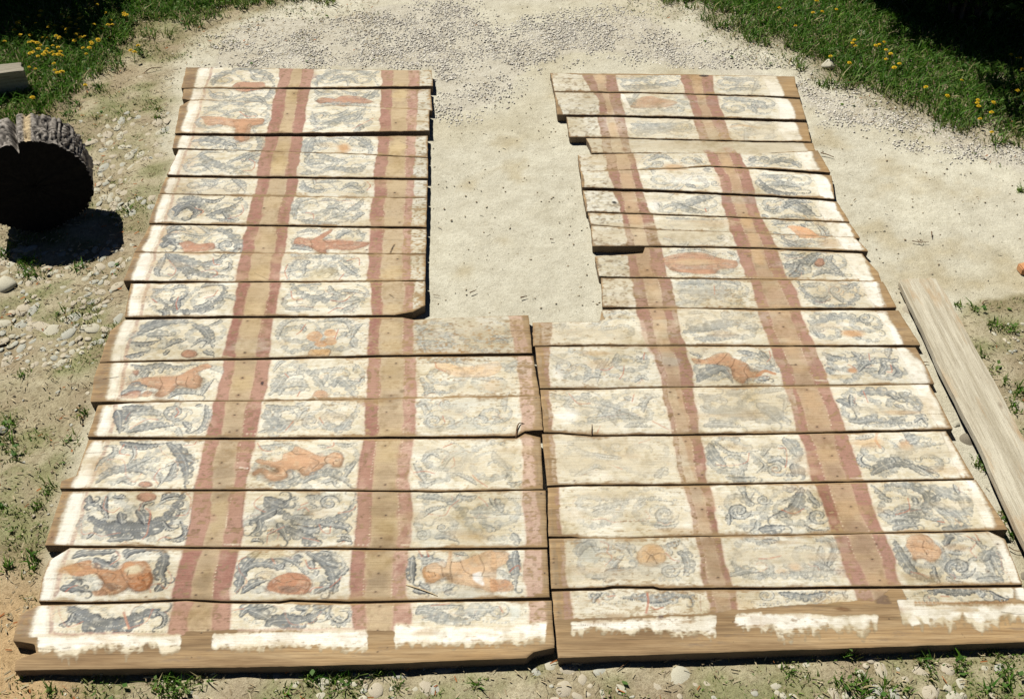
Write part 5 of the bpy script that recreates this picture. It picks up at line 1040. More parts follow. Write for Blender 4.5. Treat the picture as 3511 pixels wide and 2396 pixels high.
# ------------------------------------------------------------------ long bare plank on stones, at the right
def plank_mesh(c, z0, z1, th, seed, nu=60, nv=14):
    """c: far-left, far-right, near-right, near-left plan corners"""
    u = np.linspace(0, 1, nu)[:, None, None]; v = np.linspace(0, 1, nv)[None, :, None]
    A, B, Cc, D = [np.array(p) for p in c]
    P = (A * (1 - v) + B * v) * (1 - u) + (D * (1 - v) + Cc * v) * u
    ax = (D - A) / np.linalg.norm(D - A)
    P[0] += ax * wob1(nv, seed, 5, .012)[:, None]
    P[:, 0] += np.array([1, 0]) * wob1(nu, seed + 1, 9, .009)[:, None]; P[:, -1] += np.array([1, 0]) * wob1(nu, seed + 2, 8, .008)[:, None]
    Z = z0 + (z1 - z0) * u[..., 0] + (vnoise((nu, nv), (5, 2), seed + 3, 3) - .5) * .006
    Z = np.broadcast_to(Z, (nu, nv)).copy()
    Z[:, 0] -= .002; Z[:, -1] -= .002; Z[0] -= .002
    T_ = np.concatenate([P, Z[..., None]], 2).reshape(-1, 3)
    J = np.arange(nu * nv).reshape(nu, nv)
    Ft = np.stack([J[:-1, :-1], J[1:, :-1], J[1:, 1:], J[:-1, 1:]], -1).reshape(-1, 4)
    ring = np.concatenate([J[0, :-1], J[:-1, -1], J[-1, :0:-1], J[:0:-1, 0]])
    rv = T_[ring]; lo = rv - np.array([0, 0, th]); n0 = len(T_); k = len(ring)
    a0 = np.arange(k); b0 = (a0 + 1) % k
    Fs = np.stack([n0 + a0, n0 + b0, n0 + k + b0, n0 + k + a0], 1)
    Tb = T_ - np.array([0, 0, th])
    Fb = Ft[:, ::-1] + n0 + 2 * k
    return np.vstack([T_, rv, lo, Tb]), np.vstack([Ft, Fs, Fb])
zp0, zp1 = 0.05, 0.10
pc = [np.array(un(3080, 958, zp0)), np.array(un(3212, 952, zp0)), np.array(un(4000, 2380, zp1)), np.array(un(3745, 2330, zp1))]
V, Fc = plank_mesh(pc, zp0, zp1, 0.027, 51)
ctr = V.mean(0); ctr[2] = 0
dirv = (pc[3] - pc[0]) / np.linalg.norm(pc[3] - pc[0]); ang = math.atan2(dirv[1], dirv[0])
Rm = np.array(Matrix.Rotation(-ang, 3, 'Z')); Vl = (V - ctr) @ Rm.T
plank = mesh_obj('loose_plank', Vl, Fc, M_PLANK, loc=ctr); plank.rotation_euler = (0, 0, ang)
tag(plank, 'long bare weathered plank lying along the right side of the painted boards', 'plank')

# ------------------------------------------------------------------ stones
def stone_mesh(name, seed, sub=2):
    bm = bmesh.new(); bmesh.ops.create_icosphere(bm, subdivisions=sub, radius=1)
    r = np.random.default_rng(seed)
    dirs = r.normal(size=(9, 3)); dirs /= np.linalg.norm(dirs, axis=1, keepdims=True); lim = r.uniform(.5, .85, 9)
    for v in bm.verts:
        c = np.array(v.co)
        for d, l in zip(dirs, lim):
            s = c @ d
            if s > l: c = c - d * (s - l) * .8
        c *= 1 + .06 * math.sin(c[0] * 5 + seed) * math.cos(c[1] * 4 + seed * 2)
        v.co = c
    me = bpy.data.meshes.new(name); bm.to_mesh(me); bm.free()
    me.polygons.foreach_set('use_smooth', np.ones(len(me.polygons), bool))
    return me
STONES = []
for k in range(9):
    me = stone_mesh('stone', 60 + k); me.materials.append(M_STONES[k % 3]); STONES.append(me)
srng = np.random.default_rng(77)
placed = []
def put_stone(px, py, rx, ry, mesh=None, zk=.36, name='stone', parent=ground, rise=0.5):
    """rx, ry in photo pixels"""
    x, y = un(px, py, 0); d = y * cp + CAM_H * sp
    fs = CAM_H / math.hypot(float(y), CAM_H)
    sx = rx * d / F_PX; sy = ry * d / F_PX / fs
    o = bpy.data.objects.new(name, mesh or STONES[srng.integers(0, len(STONES))]); C.objects.link(o)
    sz = zk * min(sx, sy)
    o.location = (x, y, -0.006 + (rise - .5) * sz * .8 - (.62 * sz if parent else .1 * sz)); o.scale = (sx, sy, sz); o.rotation_euler = (srng.normal(0, .1), srng.normal(0, .1), srng.choice([0, math.pi]) + srng.normal(0, .25))
    if parent: o.parent = parent
    placed.append((px, py, max(rx, ry)))
    return o
TR_ST = [('b0', [(960,20,26,26),(1110,140,46,30),(1220,50,32,26),(1340,185,36,24),(1230,190,36,24),(1350,265,36,24),(920,680,36,58),(400,700,36,40),(165,640,44,32),(520,965,62,36),(640,900,50,50),(430,940,44,30),(200,1180,50,42),(310,1185,48,66),(660,1240,56,48),(370,1340,60,96),(460,1380,60,60),(600,1390,50,60),(250,1340,36,46),(1030,1280,40,52),(170,1320,50,40),(1040,960,38,46),(600,1020,40,30),(250,640,60,26),(880,810,40,40),(520,900,46,30)]),
         ('a0', [(820,1240,50,42),(1050,1200,26,34),(1130,1370,36,26),(910,1480,30,44),(1080,1505,28,28),(1135,1500,22,52),(1380,1495,62,42),(860,1420,30,26),(750,1170,36,40),(940,1110,30,20),(1030,1120,24,22),(700,1080,30,20),(1215,690,60,20),(1410,1375,50,20),(950,1190,36,30)]),
         ('d2', [(480,1240,50,44),(670,1280,78,56),(950,1290,76,66),(50,1440,60,90),(1100,1400,58,88),(1430,1440,78,76),(1640,1380,92,104),(1780,1420,46,58),(950,1490,46,60),(2080,1350,58,76),(2260,1300,60,40),(2290,1440,50,60),(1310,1370,40,70),(330,1300,60,50),(230,1440,60,50),(620,1430,60,70)]),
         ('d1', [(1880,1285,80,30),(1260,1450,52,56),(1710,1400,52,84),(1810,1450,54,86),(560,1400,36,50),(2080,1360,50,40),(2200,1330,40,40),(1480,1330,60,30)]),
         ('d3', [(630,1290,52,60),(760,1240,56,50),(1090,1250,52,76),(1400,1280,80,66),(1500,1440,84,84),(560,1380,40,50),(1780,1380,56,50),(1290,1340,46,40),(1640,1260,60,50),(1930,1330,50,50),(430,1240,46,40),(1000,1170,50,30)]),
         ('c3', [(2290,480,50,46),(2150,180,40,30)])]
for tile, lst in TR_ST:
    for x, y, rx, ry in lst:
        px, py = T(tile, x, y)
        put_stone(float(px), float(py), rx * TS * 1.5, ry * TS * 1.45)
def scatter(n, x0, x1, y0, y1, s0, s1, ok):
    c = 0; t = 0
    while c < n and t < n * 40:
        t += 1
        px, py = srng.uniform(x0, x1), srng.uniform(y0, y1); s = s0 + (s1 - s0) * srng.random() ** 2
        if not ok(px, py) or bool(on_boards(np.array(px), np.array(py), s + 4)): continue
        if any((px - a) ** 2 + (py - b) ** 2 < ((s + q) * .66) ** 2 for a, b, q in placed): continue
        put_stone(px, py, s, s * srng.uniform(.55, 1.1)); c += 1
scatter(300, 0, 620, 380, 1260, 11, 30, lambda x, y: x < float(edge_x(y)) and not (x < 330 and y < 850))
scatter(40, 0, 330, 1260, 2390, 4, 10, lambda x, y: True)
scatter(90, 560, 3500, 2270, 2396, 12, 36, lambda x, y: True)
scatter(26, 3300, 3511, 1080, 1750, 6, 15, lambda x, y: x > float(right_x(y)) + 120)
# the 300 largest stay single stones, the smallest are joined
kids = sorted([o for o in ground.children if o.name.startswith('stone')], key=lambda o: -(o.scale.x * o.scale.y))
if len(kids) > 300:
    bms = bmesh.new(); mats_ = []
    for o in kids[300:]:
        m4 = Matrix.LocRotScale(o.location, o.rotation_euler, o.scale)
        n_b = len(bms.verts); f_b = len(bms.faces); bms.from_mesh(o.data); bms.verts.ensure_lookup_table(); bms.faces.ensure_lookup_table()
        for v in bms.verts[n_b:]: v.co = m4 @ v.co
        mt_ = o.data.materials[0]
        if mt_ not in mats_: mats_.append(mt_)
        for f_ in bms.faces[f_b:]: f_.material_index = mats_.index(mt_)
        bpy.data.objects.remove(o)
    me = bpy.data.meshes.new('small_stones'); bms.to_mesh(me); bms.free()
    for mt_ in mats_: me.materials.append(mt_)
    o = bpy.data.objects.new('small_stones', me); C.objects.link(o); o.parent = ground; o['kind'] = 'stuff'
# stones that count as things
def thing_stone(tile, x, y, rx, ry, mat, label, zk=.7, rise=.5, name='fieldstone', seed=5):
    me = stone_mesh(name, seed, 3); me.materials.append(mat)
    px, py = T(tile, x, y)
    o = put_stone(float(px), float(py), rx * TS, ry * TS, me, zk, name, None, rise)
    tag(o, label, 'stone'); return o
thing_stone('b3', 1300, 1160, 44, 60, M_STONES[2], 'tan stone wedged under the far part of the loose plank', .9, .3, seed=5)
thing_stone('c3', 1840, 790, 72, 72, M_DARKSTONE, 'brown stone under the middle of the loose plank', .6, .2, seed=6)
thing_stone('d3', 2330, 455, 40, 46, M_DARKSTONE, 'dark stone under the near part of the loose plank', .7, .3, seed=7)
thing_stone('a3', 615, 575, 68, 36, M_STONES[0], 'pale boulder in the grass beyond the right group of boards', .9, .8, seed=8)
thing_stone('a3', 905, 285, 46, 34, M_STONES[0], 'small grey boulder deeper in the grass at the upper right', .8, .6, seed=9)
thing_stone('b0', 40, 960, 110, 90, M_STONES[0], 'flat pale slab of stone at the left edge below the log', .55, .7, seed=10)
thing_stone('c0', 20, 700, 50, 30, M_STONES[1], 'small pale stone at the left edge beside the green weed', .8, .6, seed=12)
thing_stone('c3', 1730, 640, 40, 26, M_STONES[0], 'white stone chip between the boards and the loose plank', .5, .4, seed=13)
bx_, by_ = un(3520, 925, 0)
bm = bmesh.new(); bmesh.ops.create_cube(bm, size=1); bmesh.ops.scale(bm, vec=(.09, .055, .04), verts=bm.verts)
bmesh.ops.bevel(bm, geom=bm.edges[:], offset=.006, segments=2, affect='EDGES')
for v in bm.verts: v.co.x += .004 * math.sin(v.co.y * 90); v.co.z += .003 * math.sin(v.co.x * 70)
me = bpy.data.meshes.new('brick_fragment'); bm.to_mesh(me); bm.free(); me.materials.append(M_BRICK)
o = bpy.data.objects.new('brick_fragment', me); o.location = (bx_, by_, .012); o.rotation_euler = (0, 0, .3); C.objects.link(o)
tag(o, 'orange brick fragment on the sand at the right edge', 'brick')

# ------------------------------------------------------------------ chopping log at the left
def mat_bark():
    m, nt, b = new_mat('bark', 0.95)
    at = nd(nt, 'ShaderNodeAttribute', attribute_name='Col')
    n = noise(nt, objvec(nt), 60, 5, .7)
    nt.links.new(mix(nt, at.outputs['Color'], ramp(nt, n, [(.3, (.45, .43, .4)), (.65, (1.1, 1.1, 1.1))]), 1.0, 'MULTIPLY'), b.inputs['Base Color'])
    bump(nt, b, n, .6, .004)
    return m
M_BARK = mat_bark()
M_ENDGRAIN = mat_simple('shade_black_end_grain', (0.002, 0.002, 0.002), (0.009, 0.0085, 0.008), 40, 1.0)  # cut faces coloured near-black to carry the shade on the log's end
lx, ly = un(172, 795, 0)
LRAD, LLEN = 0.285, 0.21
log = empty('chopping_log', (float(lx), float(ly), 0), math.radians(18))
nA, nL = 260, 60
A_, L_ = np.meshgrid(np.linspace(0, 2 * np.pi, nA, endpoint=False), np.linspace(0, 1, nL))
vn = vnoise((nL, nA), (2, 70), 41, 3); vn2 = vnoise((nL, nA), (9, 56), 42, 3); vn3 = vnoise((nL, nA), (1, 5), 43, 2)
plates = np.minimum(np.abs(vn - .5) * 9, 1) * np.minimum(np.abs(vn2 - .5) * 11 + .25, 1)
Rr = LRAD * (.9 + .08 * (vn3 - .5) * 2) + 0.015 * plates
top_a = np.abs(((A_ - np.pi * .5 + .02 + np.pi) % (2 * np.pi)) - np.pi)
split = np.exp(-((A_ - np.pi * .53) / .045) ** 2)
Rr -= split * .06
bare = sstep(.06, .02, np.abs(A_ - np.pi * .455) - .02) * 1.0
Rr = Rr * (1 - bare * .02)
LX = Rr * np.cos(A_); LZ = LRAD * .96 + Rr * np.sin(A_) ; LYY = L_ * LLEN + (vnoise((nL, nA), (1, 20), 45, 2) - .5) * .02
V = np.stack([LX, LYY, LZ], -1).reshape(-1, 3)
J = np.arange(nA * nL).reshape(nL, nA); Jn = np.roll(J, -1, 1)
Fq = np.stack([J[:-1], Jn[:-1], Jn[1:], J[1:]], -1).reshape(-1, 4)
bark = mesh_obj('bark', V, Fq, M_BARK, log)
bc = np.array([.045, .04, .036])[None, None] * (1 - plates[..., None]) + np.array([.33, .30, .265])[None, None] * plates[..., None]
bc = bc * (1 - bare[..., None]) + np.array([.50, .40, .25]) * bare[..., None]
color_attr(bark, np.concatenate([bc, np.ones((nL, nA, 1))], 2).reshape(-1, 4))
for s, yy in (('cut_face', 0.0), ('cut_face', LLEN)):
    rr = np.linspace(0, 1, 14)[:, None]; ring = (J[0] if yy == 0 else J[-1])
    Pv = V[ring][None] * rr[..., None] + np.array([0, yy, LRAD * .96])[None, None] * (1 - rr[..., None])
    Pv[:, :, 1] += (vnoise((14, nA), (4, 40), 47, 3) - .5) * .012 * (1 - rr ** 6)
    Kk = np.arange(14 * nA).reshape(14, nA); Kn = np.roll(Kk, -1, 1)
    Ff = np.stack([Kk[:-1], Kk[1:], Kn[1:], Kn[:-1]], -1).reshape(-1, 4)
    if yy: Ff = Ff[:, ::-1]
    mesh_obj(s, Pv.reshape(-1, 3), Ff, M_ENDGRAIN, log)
tag(log, 'thick short log with cracked grey bark and shade-black cut end at the left', 'log')

# ------------------------------------------------------------------ squared beam in the grass, upper left
zb = .15
q = [un(-260, 248, zb), un(70, 214, zb), un(80, 241, zb), un(-260, 286, zb)]
q = [np.array(p) for p in q]
V, Fc = plank_mesh([q[1], q[2], q[3], q[0]], zb, zb, .155, 71, 40, 10)
ctr = V.mean(0); ctr[2] = 0
d2 = q[0] - q[1]; an2 = math.atan2(d2[1], d2[0]); Rm = np.array(Matrix.Rotation(-an2, 3, 'Z'))
beam = mesh_obj('timber_beam', (V - ctr) @ Rm.T, Fc, M_BEAM, loc=ctr); beam.rotation_euler = (0, 0, an2)
tag(beam, 'squared grey timber beam lying in the grass at the upper left edge', 'beam')
# ------------------------------------------------------------------ vegetation and litter
vr = np.random.default_rng(123)
N = 620000
CXp = vr.uniform(-4.4, 5.2, N); CYp = vr.uniform(1.0, 9.4, N)
CPX, CPY = proj(CXp, CYp)
vis = (CPX > -260) & (CPX < 3800) & (CPY > -420) & (CPY < 2500) & ~on_boards(CPX, CPY, 6)
cl = clump(CXp, CYp, 2.2); cl2 = clump(CXp + 3, CYp + 5, 6.0)
a_max = N / (9.6 * 8.4)
dTL = sstep(60, -40, CPY - np.interp(CPX, TLx, TLy) + (cl2 - .5) * 200) * (CPX < 1150)
dTR = sstep(50, -70, CPY - np.interp(CPX, TRx, TRy) + (cl2 - .5) * 220) * (CPX > 2150)
fTL = sstep(300, 0, CPY - np.interp(CPX, TLx, TLy)) * (CPX < 1300)
fTR = sstep(130, 0, CPY - np.interp(CPX, TRx, TRy)) * (CPX > 2150)
left = sstep(30, -50, CPX - edge_x(CPY)); right = sstep(-10, 80, CPX - right_x(CPY)); bott = (CPY > 2235).astype(float)
field = np.maximum(np.maximum(left, right), bott)
dens = 7000 * np.maximum(dTL, dTR)
dens = np.maximum(dens, 4200 * np.maximum(fTL, fTR * .9) * sstep(.42, .68, cl2 * .6 + cl * .4))
dens = np.maximum(dens, 6500 * field * sstep(.49, .68, cl2 * .62 + cl * .38))
dens = np.maximum(dens, 170 * field)
hgt = np.where(np.maximum(dTL, dTR) > .4, .055, .014)
CLUMPS = [('d0',1500,1440,170,110),('d0',1780,1380,90,60),('d0',300,330,70,110),('d0',60,370,50,50),('d0',420,1490,120,50),('d1',700,1360,110,70),('d1',960,1400,150,130),('d1',1290,1320,60,30),('d1',450,1500,80,40),('d1',2150,1440,60,50),('d1',1440,1430,50,60),
          ('d3',480,1110,90,40),('d3',780,1130,110,50),('d3',440,1310,80,60),('d3',870,1420,120,110),('d3',1130,1450,70,90),('d3',1450,1190,110,60),('d3',1520,1330,60,70),('d3',1770,1220,70,110),('d3',2200,1330,120,160),('d3',2030,1460,130,70),('d3',1290,1440,50,50),('d3',700,1400,60,60),('d3',2060,1100,60,30),('d3',280,1300,40,50),
          ('c0',60,640,90,50),('c0',60,830,90,80),('c0',130,920,60,60),('c0',40,1420,60,60),('c0',330,1370,60,40),('c0',730,560,50,40),('c0',200,210,50,30),('c0',620,810,60,40),('c0',420,1230,50,60),('b0',240,780,90,50),('b0',40,690,50,40),('b0',80,380,90,40),('b0',560,1220,70,60),('b0',280,880,120,40),('b0',110,600,60,30),('b0',1130,310,60,40),('b0',700,830,80,40),
          ('a0',1230,460,80,50),('a0',1040,480,70,30),('a0',640,920,90,30),('a0',380,880,90,60),('a0',120,950,130,70),('a0',1400,970,40,20),('a0',1400,1035,40,20),('a0',840,1040,40,24),('a0',600,1020,70,50),('a0',860,780,60,40),
          ('b3',2060,1310,70,50),('b3',2290,130,26,16),('b3',1740,1140,30,20),('c3',1960,20,60,60),('c3',2060,180,50,50),('c3',2280,350,60,60),('c3',2250,510,60,80),('c3',1920,990,50,40),('c3',2160,1450,50,60),('d3',2230,90,40,30),('c3',2160,270,40,50),('c3',2300,700,40,60),('b3',1900,1180,60,40),('b3',2200,1340,60,40)]
for tile, x, y, rx, ry in CLUMPS:
    px, py = T(tile, x, y)
    d = np.sqrt(((CPX - px) / (rx * TS)) ** 2 + ((CPY - py) / (ry * TS)) ** 2) + (cl2 - .5) * 1.0
    w = sstep(1.1, .5, d)
    dens = np.maximum(dens, 6500 * w); hgt = np.where(w > .4, .034, hgt)
keep = vis & (vr.random(N) < dens / a_max)
gxp, gyp, gh = CXp[keep], CYp[keep], hgt[keep]
dn_ = dens[keep]
for tile, x, y, rx, ry in CLUMPS:                                    # tufts, thick with blades
    px, py = T(tile, x, y); cx_, cy_ = un(px, py); dd = float(cy_) * cp + CAM_H * sp
    ax_ = rx * TS * dd / F_PX; ay_ = ry * TS * dd / F_PX / (CAM_H / math.hypot(float(cy_), CAM_H))
    k = int(np.clip(ax_ * ay_ * 3.1 * (8500 if py < 2240 else 19000), 40, 2600))
    qx = cx_ + vr.normal(0, .75, k) * ax_; qy = cy_ + vr.normal(0, .75, k) * ay_
    ok = ~on_boards(*proj(qx, qy), 5)
    gxp = np.append(gxp, qx[ok]); gyp = np.append(gyp, qy[ok]); gh = np.append(gh, vr.uniform(.010, .022, ok.sum())); dn_ = np.append(dn_, vr.uniform(1500, 5600, ok.sum()))
lush = np.where((gh > .0145) | (dn_ < 5600), np.clip(dn_ / 6000, 0.1, 1), .5); n = len(gxp)
print('blades', n)
h = gh * vr.uniform(.45, 1.35, n); w = vr.uniform(.0015, .0032, n) * (1 + .5 * (gh > .02)); th = vr.uniform(0, 2 * np.pi, n); ln = vr.uniform(.35, 1.5, n) * h
ph = th + vr.normal(0, .9, n)
dx, dy = np.cos(th), np.sin(th); wx, wy = -np.sin(ph), np.cos(ph)
z0 = -.01
def v3(x, y, z): return np.stack([x, y, z], -1)
B = v3(gxp, gyp, np.full(n, z0))
W = v3(wx * w, wy * w, np.zeros(n))
Mi = v3(gxp + dx * ln * .3, gyp + dy * ln * .3, z0 + h * .62); Ti = v3(gxp + dx * ln, gyp + dy * ln, z0 + h)
Vg = np.stack([B - W, B + W, Mi - W * .85, Mi + W * .85, Ti], 1).reshape(-1, 3)
bI = np.arange(n)[:, None] * 5
Fg = np.concatenate([bI + [0, 1, 3], bI + [0, 3, 2], bI + [2, 3, 4]], 0)
grass = mesh_obj('grass', Vg, Fg, M_GRASS)
mixv = vr.random(n)[:, None]
green = np.array([.025, .115, .006]) * (1 - mixv) + np.array([.115, .235, .02]) * mixv
olive = np.array([.15, .19, .045]) * (1 - mixv) + np.array([.36, .33, .15]) * mixv
lu = np.clip(lush + vr.normal(0, .22, n), 0, 1)[:, None]
gcol = olive * (1 - lu) + green * lu
dry = vr.random(n) < .06
gcol[dry] = np.array([.42, .35, .18])
color_attr(grass, np.repeat(np.concatenate([gcol, np.ones((n, 1))], 1), 5, 0))
tag(grass, 'short green and yellowing grass growing in patches round the yard', 'grass', kind='stuff')
# broad-leaved weeds in the lush patches
sel = vr.random(N) < np.where((dens > 3000) & (hgt > .02), .045, .004)
sel &= vis & (dens > 200)
wxp, wyp = CXp[sel], CYp[sel]; n = len(wxp)
s = vr.uniform(.006, .017, n); th = vr.uniform(0, 2 * np.pi, n); zz = vr.uniform(.0, .035, n) * ((dens[sel] > 3000) & (hgt[sel] > .02))
dx, dy = np.cos(th), np.sin(th)
B = v3(wxp, wyp, zz); D = v3(dx * s * 2, dy * s * 2, vr.uniform(-.3, .9, n) * s); Wd = v3(-dy * s * .6, dx * s * .6, vr.normal(0, .15, n) * s)
Vw = np.stack([B, B + D * .5 - Wd, B + D, B + D * .5 + Wd], 1).reshape(-1, 3)
bI = np.arange(n)[:, None] * 4
weeds = mesh_obj('low_weeds', Vw, np.concatenate([bI + [0, 1, 2], bI + [0, 2, 3]], 0), M_GRASS)
m_ = vr.random(n)[:, None]; wc = np.array([.05, .12, .02]) * (1 - m_) + np.array([.13, .20, .05]) * m_
color_attr(weeds, np.repeat(np.concatenate([wc, np.ones((n, 1))], 1), 4, 0))
tag(weeds, 'small broad-leaved weeds among the grass', 'weeds', kind='stuff')
# dry straw and leaf litter
fl = np.maximum(field, np.maximum(fTL, fTR)) * 900 + 12
sel = vis & (vr.random(N) < fl / a_max)
sx, sy = CXp[sel], CYp[sel]; n = len(sx)
L_ = vr.uniform(.006, .028, n); w_ = vr.uniform(.0008, .0026, n); th = vr.uniform(0, np.pi, n); dx, dy = np.cos(th), np.sin(th)
zz = vr.uniform(.0, .005, n); tz = vr.normal(0, .0015, n)
B = v3(sx, sy, zz); D = v3(dx * L_ / 2, dy * L_ / 2, tz); Wd = v3(-dy * w_, dx * w_, np.zeros(n) + .0012)
Vs = np.stack([B - D - Wd, B + D - Wd, B + D + Wd, B - D + Wd], 1).reshape(-1, 3)
Fs = np.arange(n)[:, None] * 4 + np.arange(4)
straw = mesh_obj('dry_litter', Vs, Fs, M_STRAW)
m_ = vr.random(n)[:, None]; sc = np.array([.24, .18, .105]) * (1 - m_) + np.array([.54, .46, .29]) * m_
rd = vr.random(n) < .05; sc[rd] = np.array([.4, .15, .05])
color_attr(straw, np.repeat(np.concatenate([sc, np.ones((n, 1))], 1), 4, 0))
tag(straw, 'dry straw and leaf bits scattered on the earth', 'litter', kind='stuff')

# gravel: small stones, each its own faceted body, in one object
OCT = np.array([(1, 0, 0), (-1, 0, 0), (0, 1, 0), (0, -1, 0), (0, 0, 1), (0, 0, -1), (.6, .6, .45), (-.6, .6, .45), (-.6, -.6, .45), (.6, -.6, .45)], float)
OF = np.array([(0, 6, 9), (6, 2, 7), (7, 1, 8), (8, 3, 9), (4, 9, 6), (4, 6, 7), (4, 7, 8), (4, 8, 9), (0, 2, 6), (2, 1, 7), (1, 3, 8), (3, 0, 9)])
NGc = 640000
qX = np.concatenate([CXp, vr.uniform(-3.2, 4.9, NGc)]); qY = np.concatenate([CYp, vr.uniform(5.2, 9.2, NGc)])
qPX, qPY = proj(qX, qY); qcl = clump(qX, qY, 2.2); qc2 = clump(qX + 3, qY + 5, 6.0)
isg = np.arange(len(qX)) >= N
okq = (qPX > -60) & (qPX < 3600) & (qPY > -90) & (qPY < 2450) & ~on_boards(qPX, qPY, 4)
gvm = in_poly(qPX + (qc2 - .5) * 220 + vr.normal(0, 45, len(qX)), qPY + (qcl - .5) * 150 + vr.normal(0, 20, len(qX)), GRAVEL)
gd = np.where(isg, np.where(gvm, 13000 * sstep(.26, .66, qc2 * .62 + qcl * .38), 0), 0)
gd[:N] = 330 + 330 * field * (1 - np.maximum(dTL, dTR))
amx = np.where(isg, NGc / (8.1 * 4.0), a_max)
sel = okq & (vr.random(len(qX)) < gd / amx)
px_, py_ = qX[sel], qY[sel]; n = len(px_); ing = isg[sel]
print('pebbles', n)
s = np.where(ing, .0022 + .0052 * vr.random(n) ** 2, .0011 + .0055 * vr.random(n) ** 4); th = vr.uniform(0, 2 * np.pi, n)
Po = OCT[None] * (1 + vr.normal(0, .16, (n, len(OCT), 1))) * np.stack([s * vr.uniform(.8, 1.5, n), s, s * vr.uniform(.3, .6, n)], 1)[:, None]
ca, sa = np.cos(th)[:, None], np.sin(th)[:, None]
Vp = np.stack([Po[..., 0] * ca - Po[..., 1] * sa + px_[:, None], Po[..., 0] * sa + Po[..., 1] * ca + py_[:, None], Po[..., 2] + (s * .1)[:, None] - .006], -1).reshape(-1, 3)
Fp = (np.arange(n)[:, None, None] * len(OCT) + OF[None]).reshape(-1, 3)
gravel = mesh_obj('gravel', Vp, Fp, M_PEBBLE)
t_ = vr.random(n)[:, None]
pc_ = np.array([.46, .43, .375]) * (1 - t_) + np.array([.70, .665, .58]) * t_
dk = vr.random(n) < .13; pc_[dk] = np.array([.34, .30, .26])
bl = (~ing); pc_[bl] = (np.array([.2, .14, .08]) * (1 - t_) + np.array([.5, .45, .33]) * t_)[bl]
color_attr(gravel, np.repeat(np.concatenate([pc_, np.ones((n, 1))], 1), len(OCT), 0))
tag(gravel, 'grey gravel spread over the sandy yard beyond the boards', 'gravel', kind='stuff')

# ------------------------------------------------------------------ dandelions
M_YEL = mat_simple('dandelion_yellow', (.62, .36, .006), (.80, .56, .02), 200, .7)
M_STEM = mat_simple('dandelion_stem', (.10, .18, .03), (.2, .26, .06), 60, .6)
def dandelion_mesh(seed):
    r = np.random.default_rng(seed); V = []; Fc = []; mi = []
    H = .062
    for lay_, (rad, zz, k) in enumerate(((.0155, .001, 14), (.0115, .0045, 11), (.0065, .0075, 7))):
        for i in range(k):
            a = 2 * math.pi * (i + r.uniform(-.2, .2) + lay_ * .4) / k; ra = rad * r.uniform(.88, 1.1); w_ = .0032
            c, s_ = math.cos(a), math.sin(a); b = len(V)
            V += [(c * .001, s_ * .001, H + zz * .6), (c * ra * .6 - s_ * w_, s_ * ra * .6 + c * w_, H + zz), (c * ra, s_ * ra, H + zz - .001), (c * ra * .6 + s_ * w_, s_ * ra * .6 - c * w_, H + zz)]
            Fc.append((b, b + 3, b + 2, b + 1)); mi.append(0)
    b = len(V)
    for z in (-.01, H):
        for i in range(4): V.append((.0018 * math.cos(i * 1.571), .0018 * math.sin(i * 1.571), z))
    for i in range(4): Fc.append((b + i, b + (i + 1) % 4, b + 4 + (i + 1) % 4, b + 4 + i)); mi.append(1)
    me = bpy.data.meshes.new('dandelion'); me.from_pydata(V, [], Fc); me.materials.append(M_YEL); me.materials.append(M_STEM)
    me.polygons.foreach_set('material_index', mi); me.update()
    return me
DM = [dandelion_mesh(k) for k in range(4)]
DL = [(130,195),(155,215),(175,190),(120,270),(240,160),(350,100),(345,130),(330,210),(440,215),(430,245),(475,235),(550,240),(600,260),(580,290),(620,255),(545,130),(590,160),(630,195),(670,215),(690,165),(710,130),(700,185),(735,155),(700,265),(705,290),(640,305),(710,330),(545,315),(495,320),(500,370),(380,325),(415,340),(360,400),(320,370),(325,388),(285,375),(255,380),(205,310),(240,315),(35,370),(320,435),(310,460),(265,470),(330,495),(365,480),(410,435),(400,455),(440,470),(465,460),(480,490),(500,475),(520,495),(515,455),(460,410),(510,410),(485,565),(765,325),(650,355),(662,368),(805,375),(822,382),(860,345),(875,368),(880,250),(820,215),(850,205),(950,225),(980,180),(985,225),(965,110),(985,325),(1090,125),(1112,130),(1135,132),(810,75),(840,20),(870,40),(755,480),(740,425),(775,425),(1165,440),(1170,470),(1220,410),(480,625),(510,640),(540,630),(570,630),(525,648),(245,600),(315,615),(265,860),(745,745)]
DR = [(485,110),(540,105),(685,80),(510,15),(180,75),(335,230),(855,350),(820,372),(870,415),(1080,365),(1060,390),(1010,395),(1125,437),(1163,468),(1118,515),(1240,560),(1203,585),(780,540),(650,495),(1760,705),(1493,765),(1625,830),(1900,870),(1925,905),(1935,935),(1958,1045),(2050,990),(2025,885),(2250,780),(2310,795),(2215,470),(2295,515),(2040,1160),(2300,610)]
dr = np.random.default_rng(9)
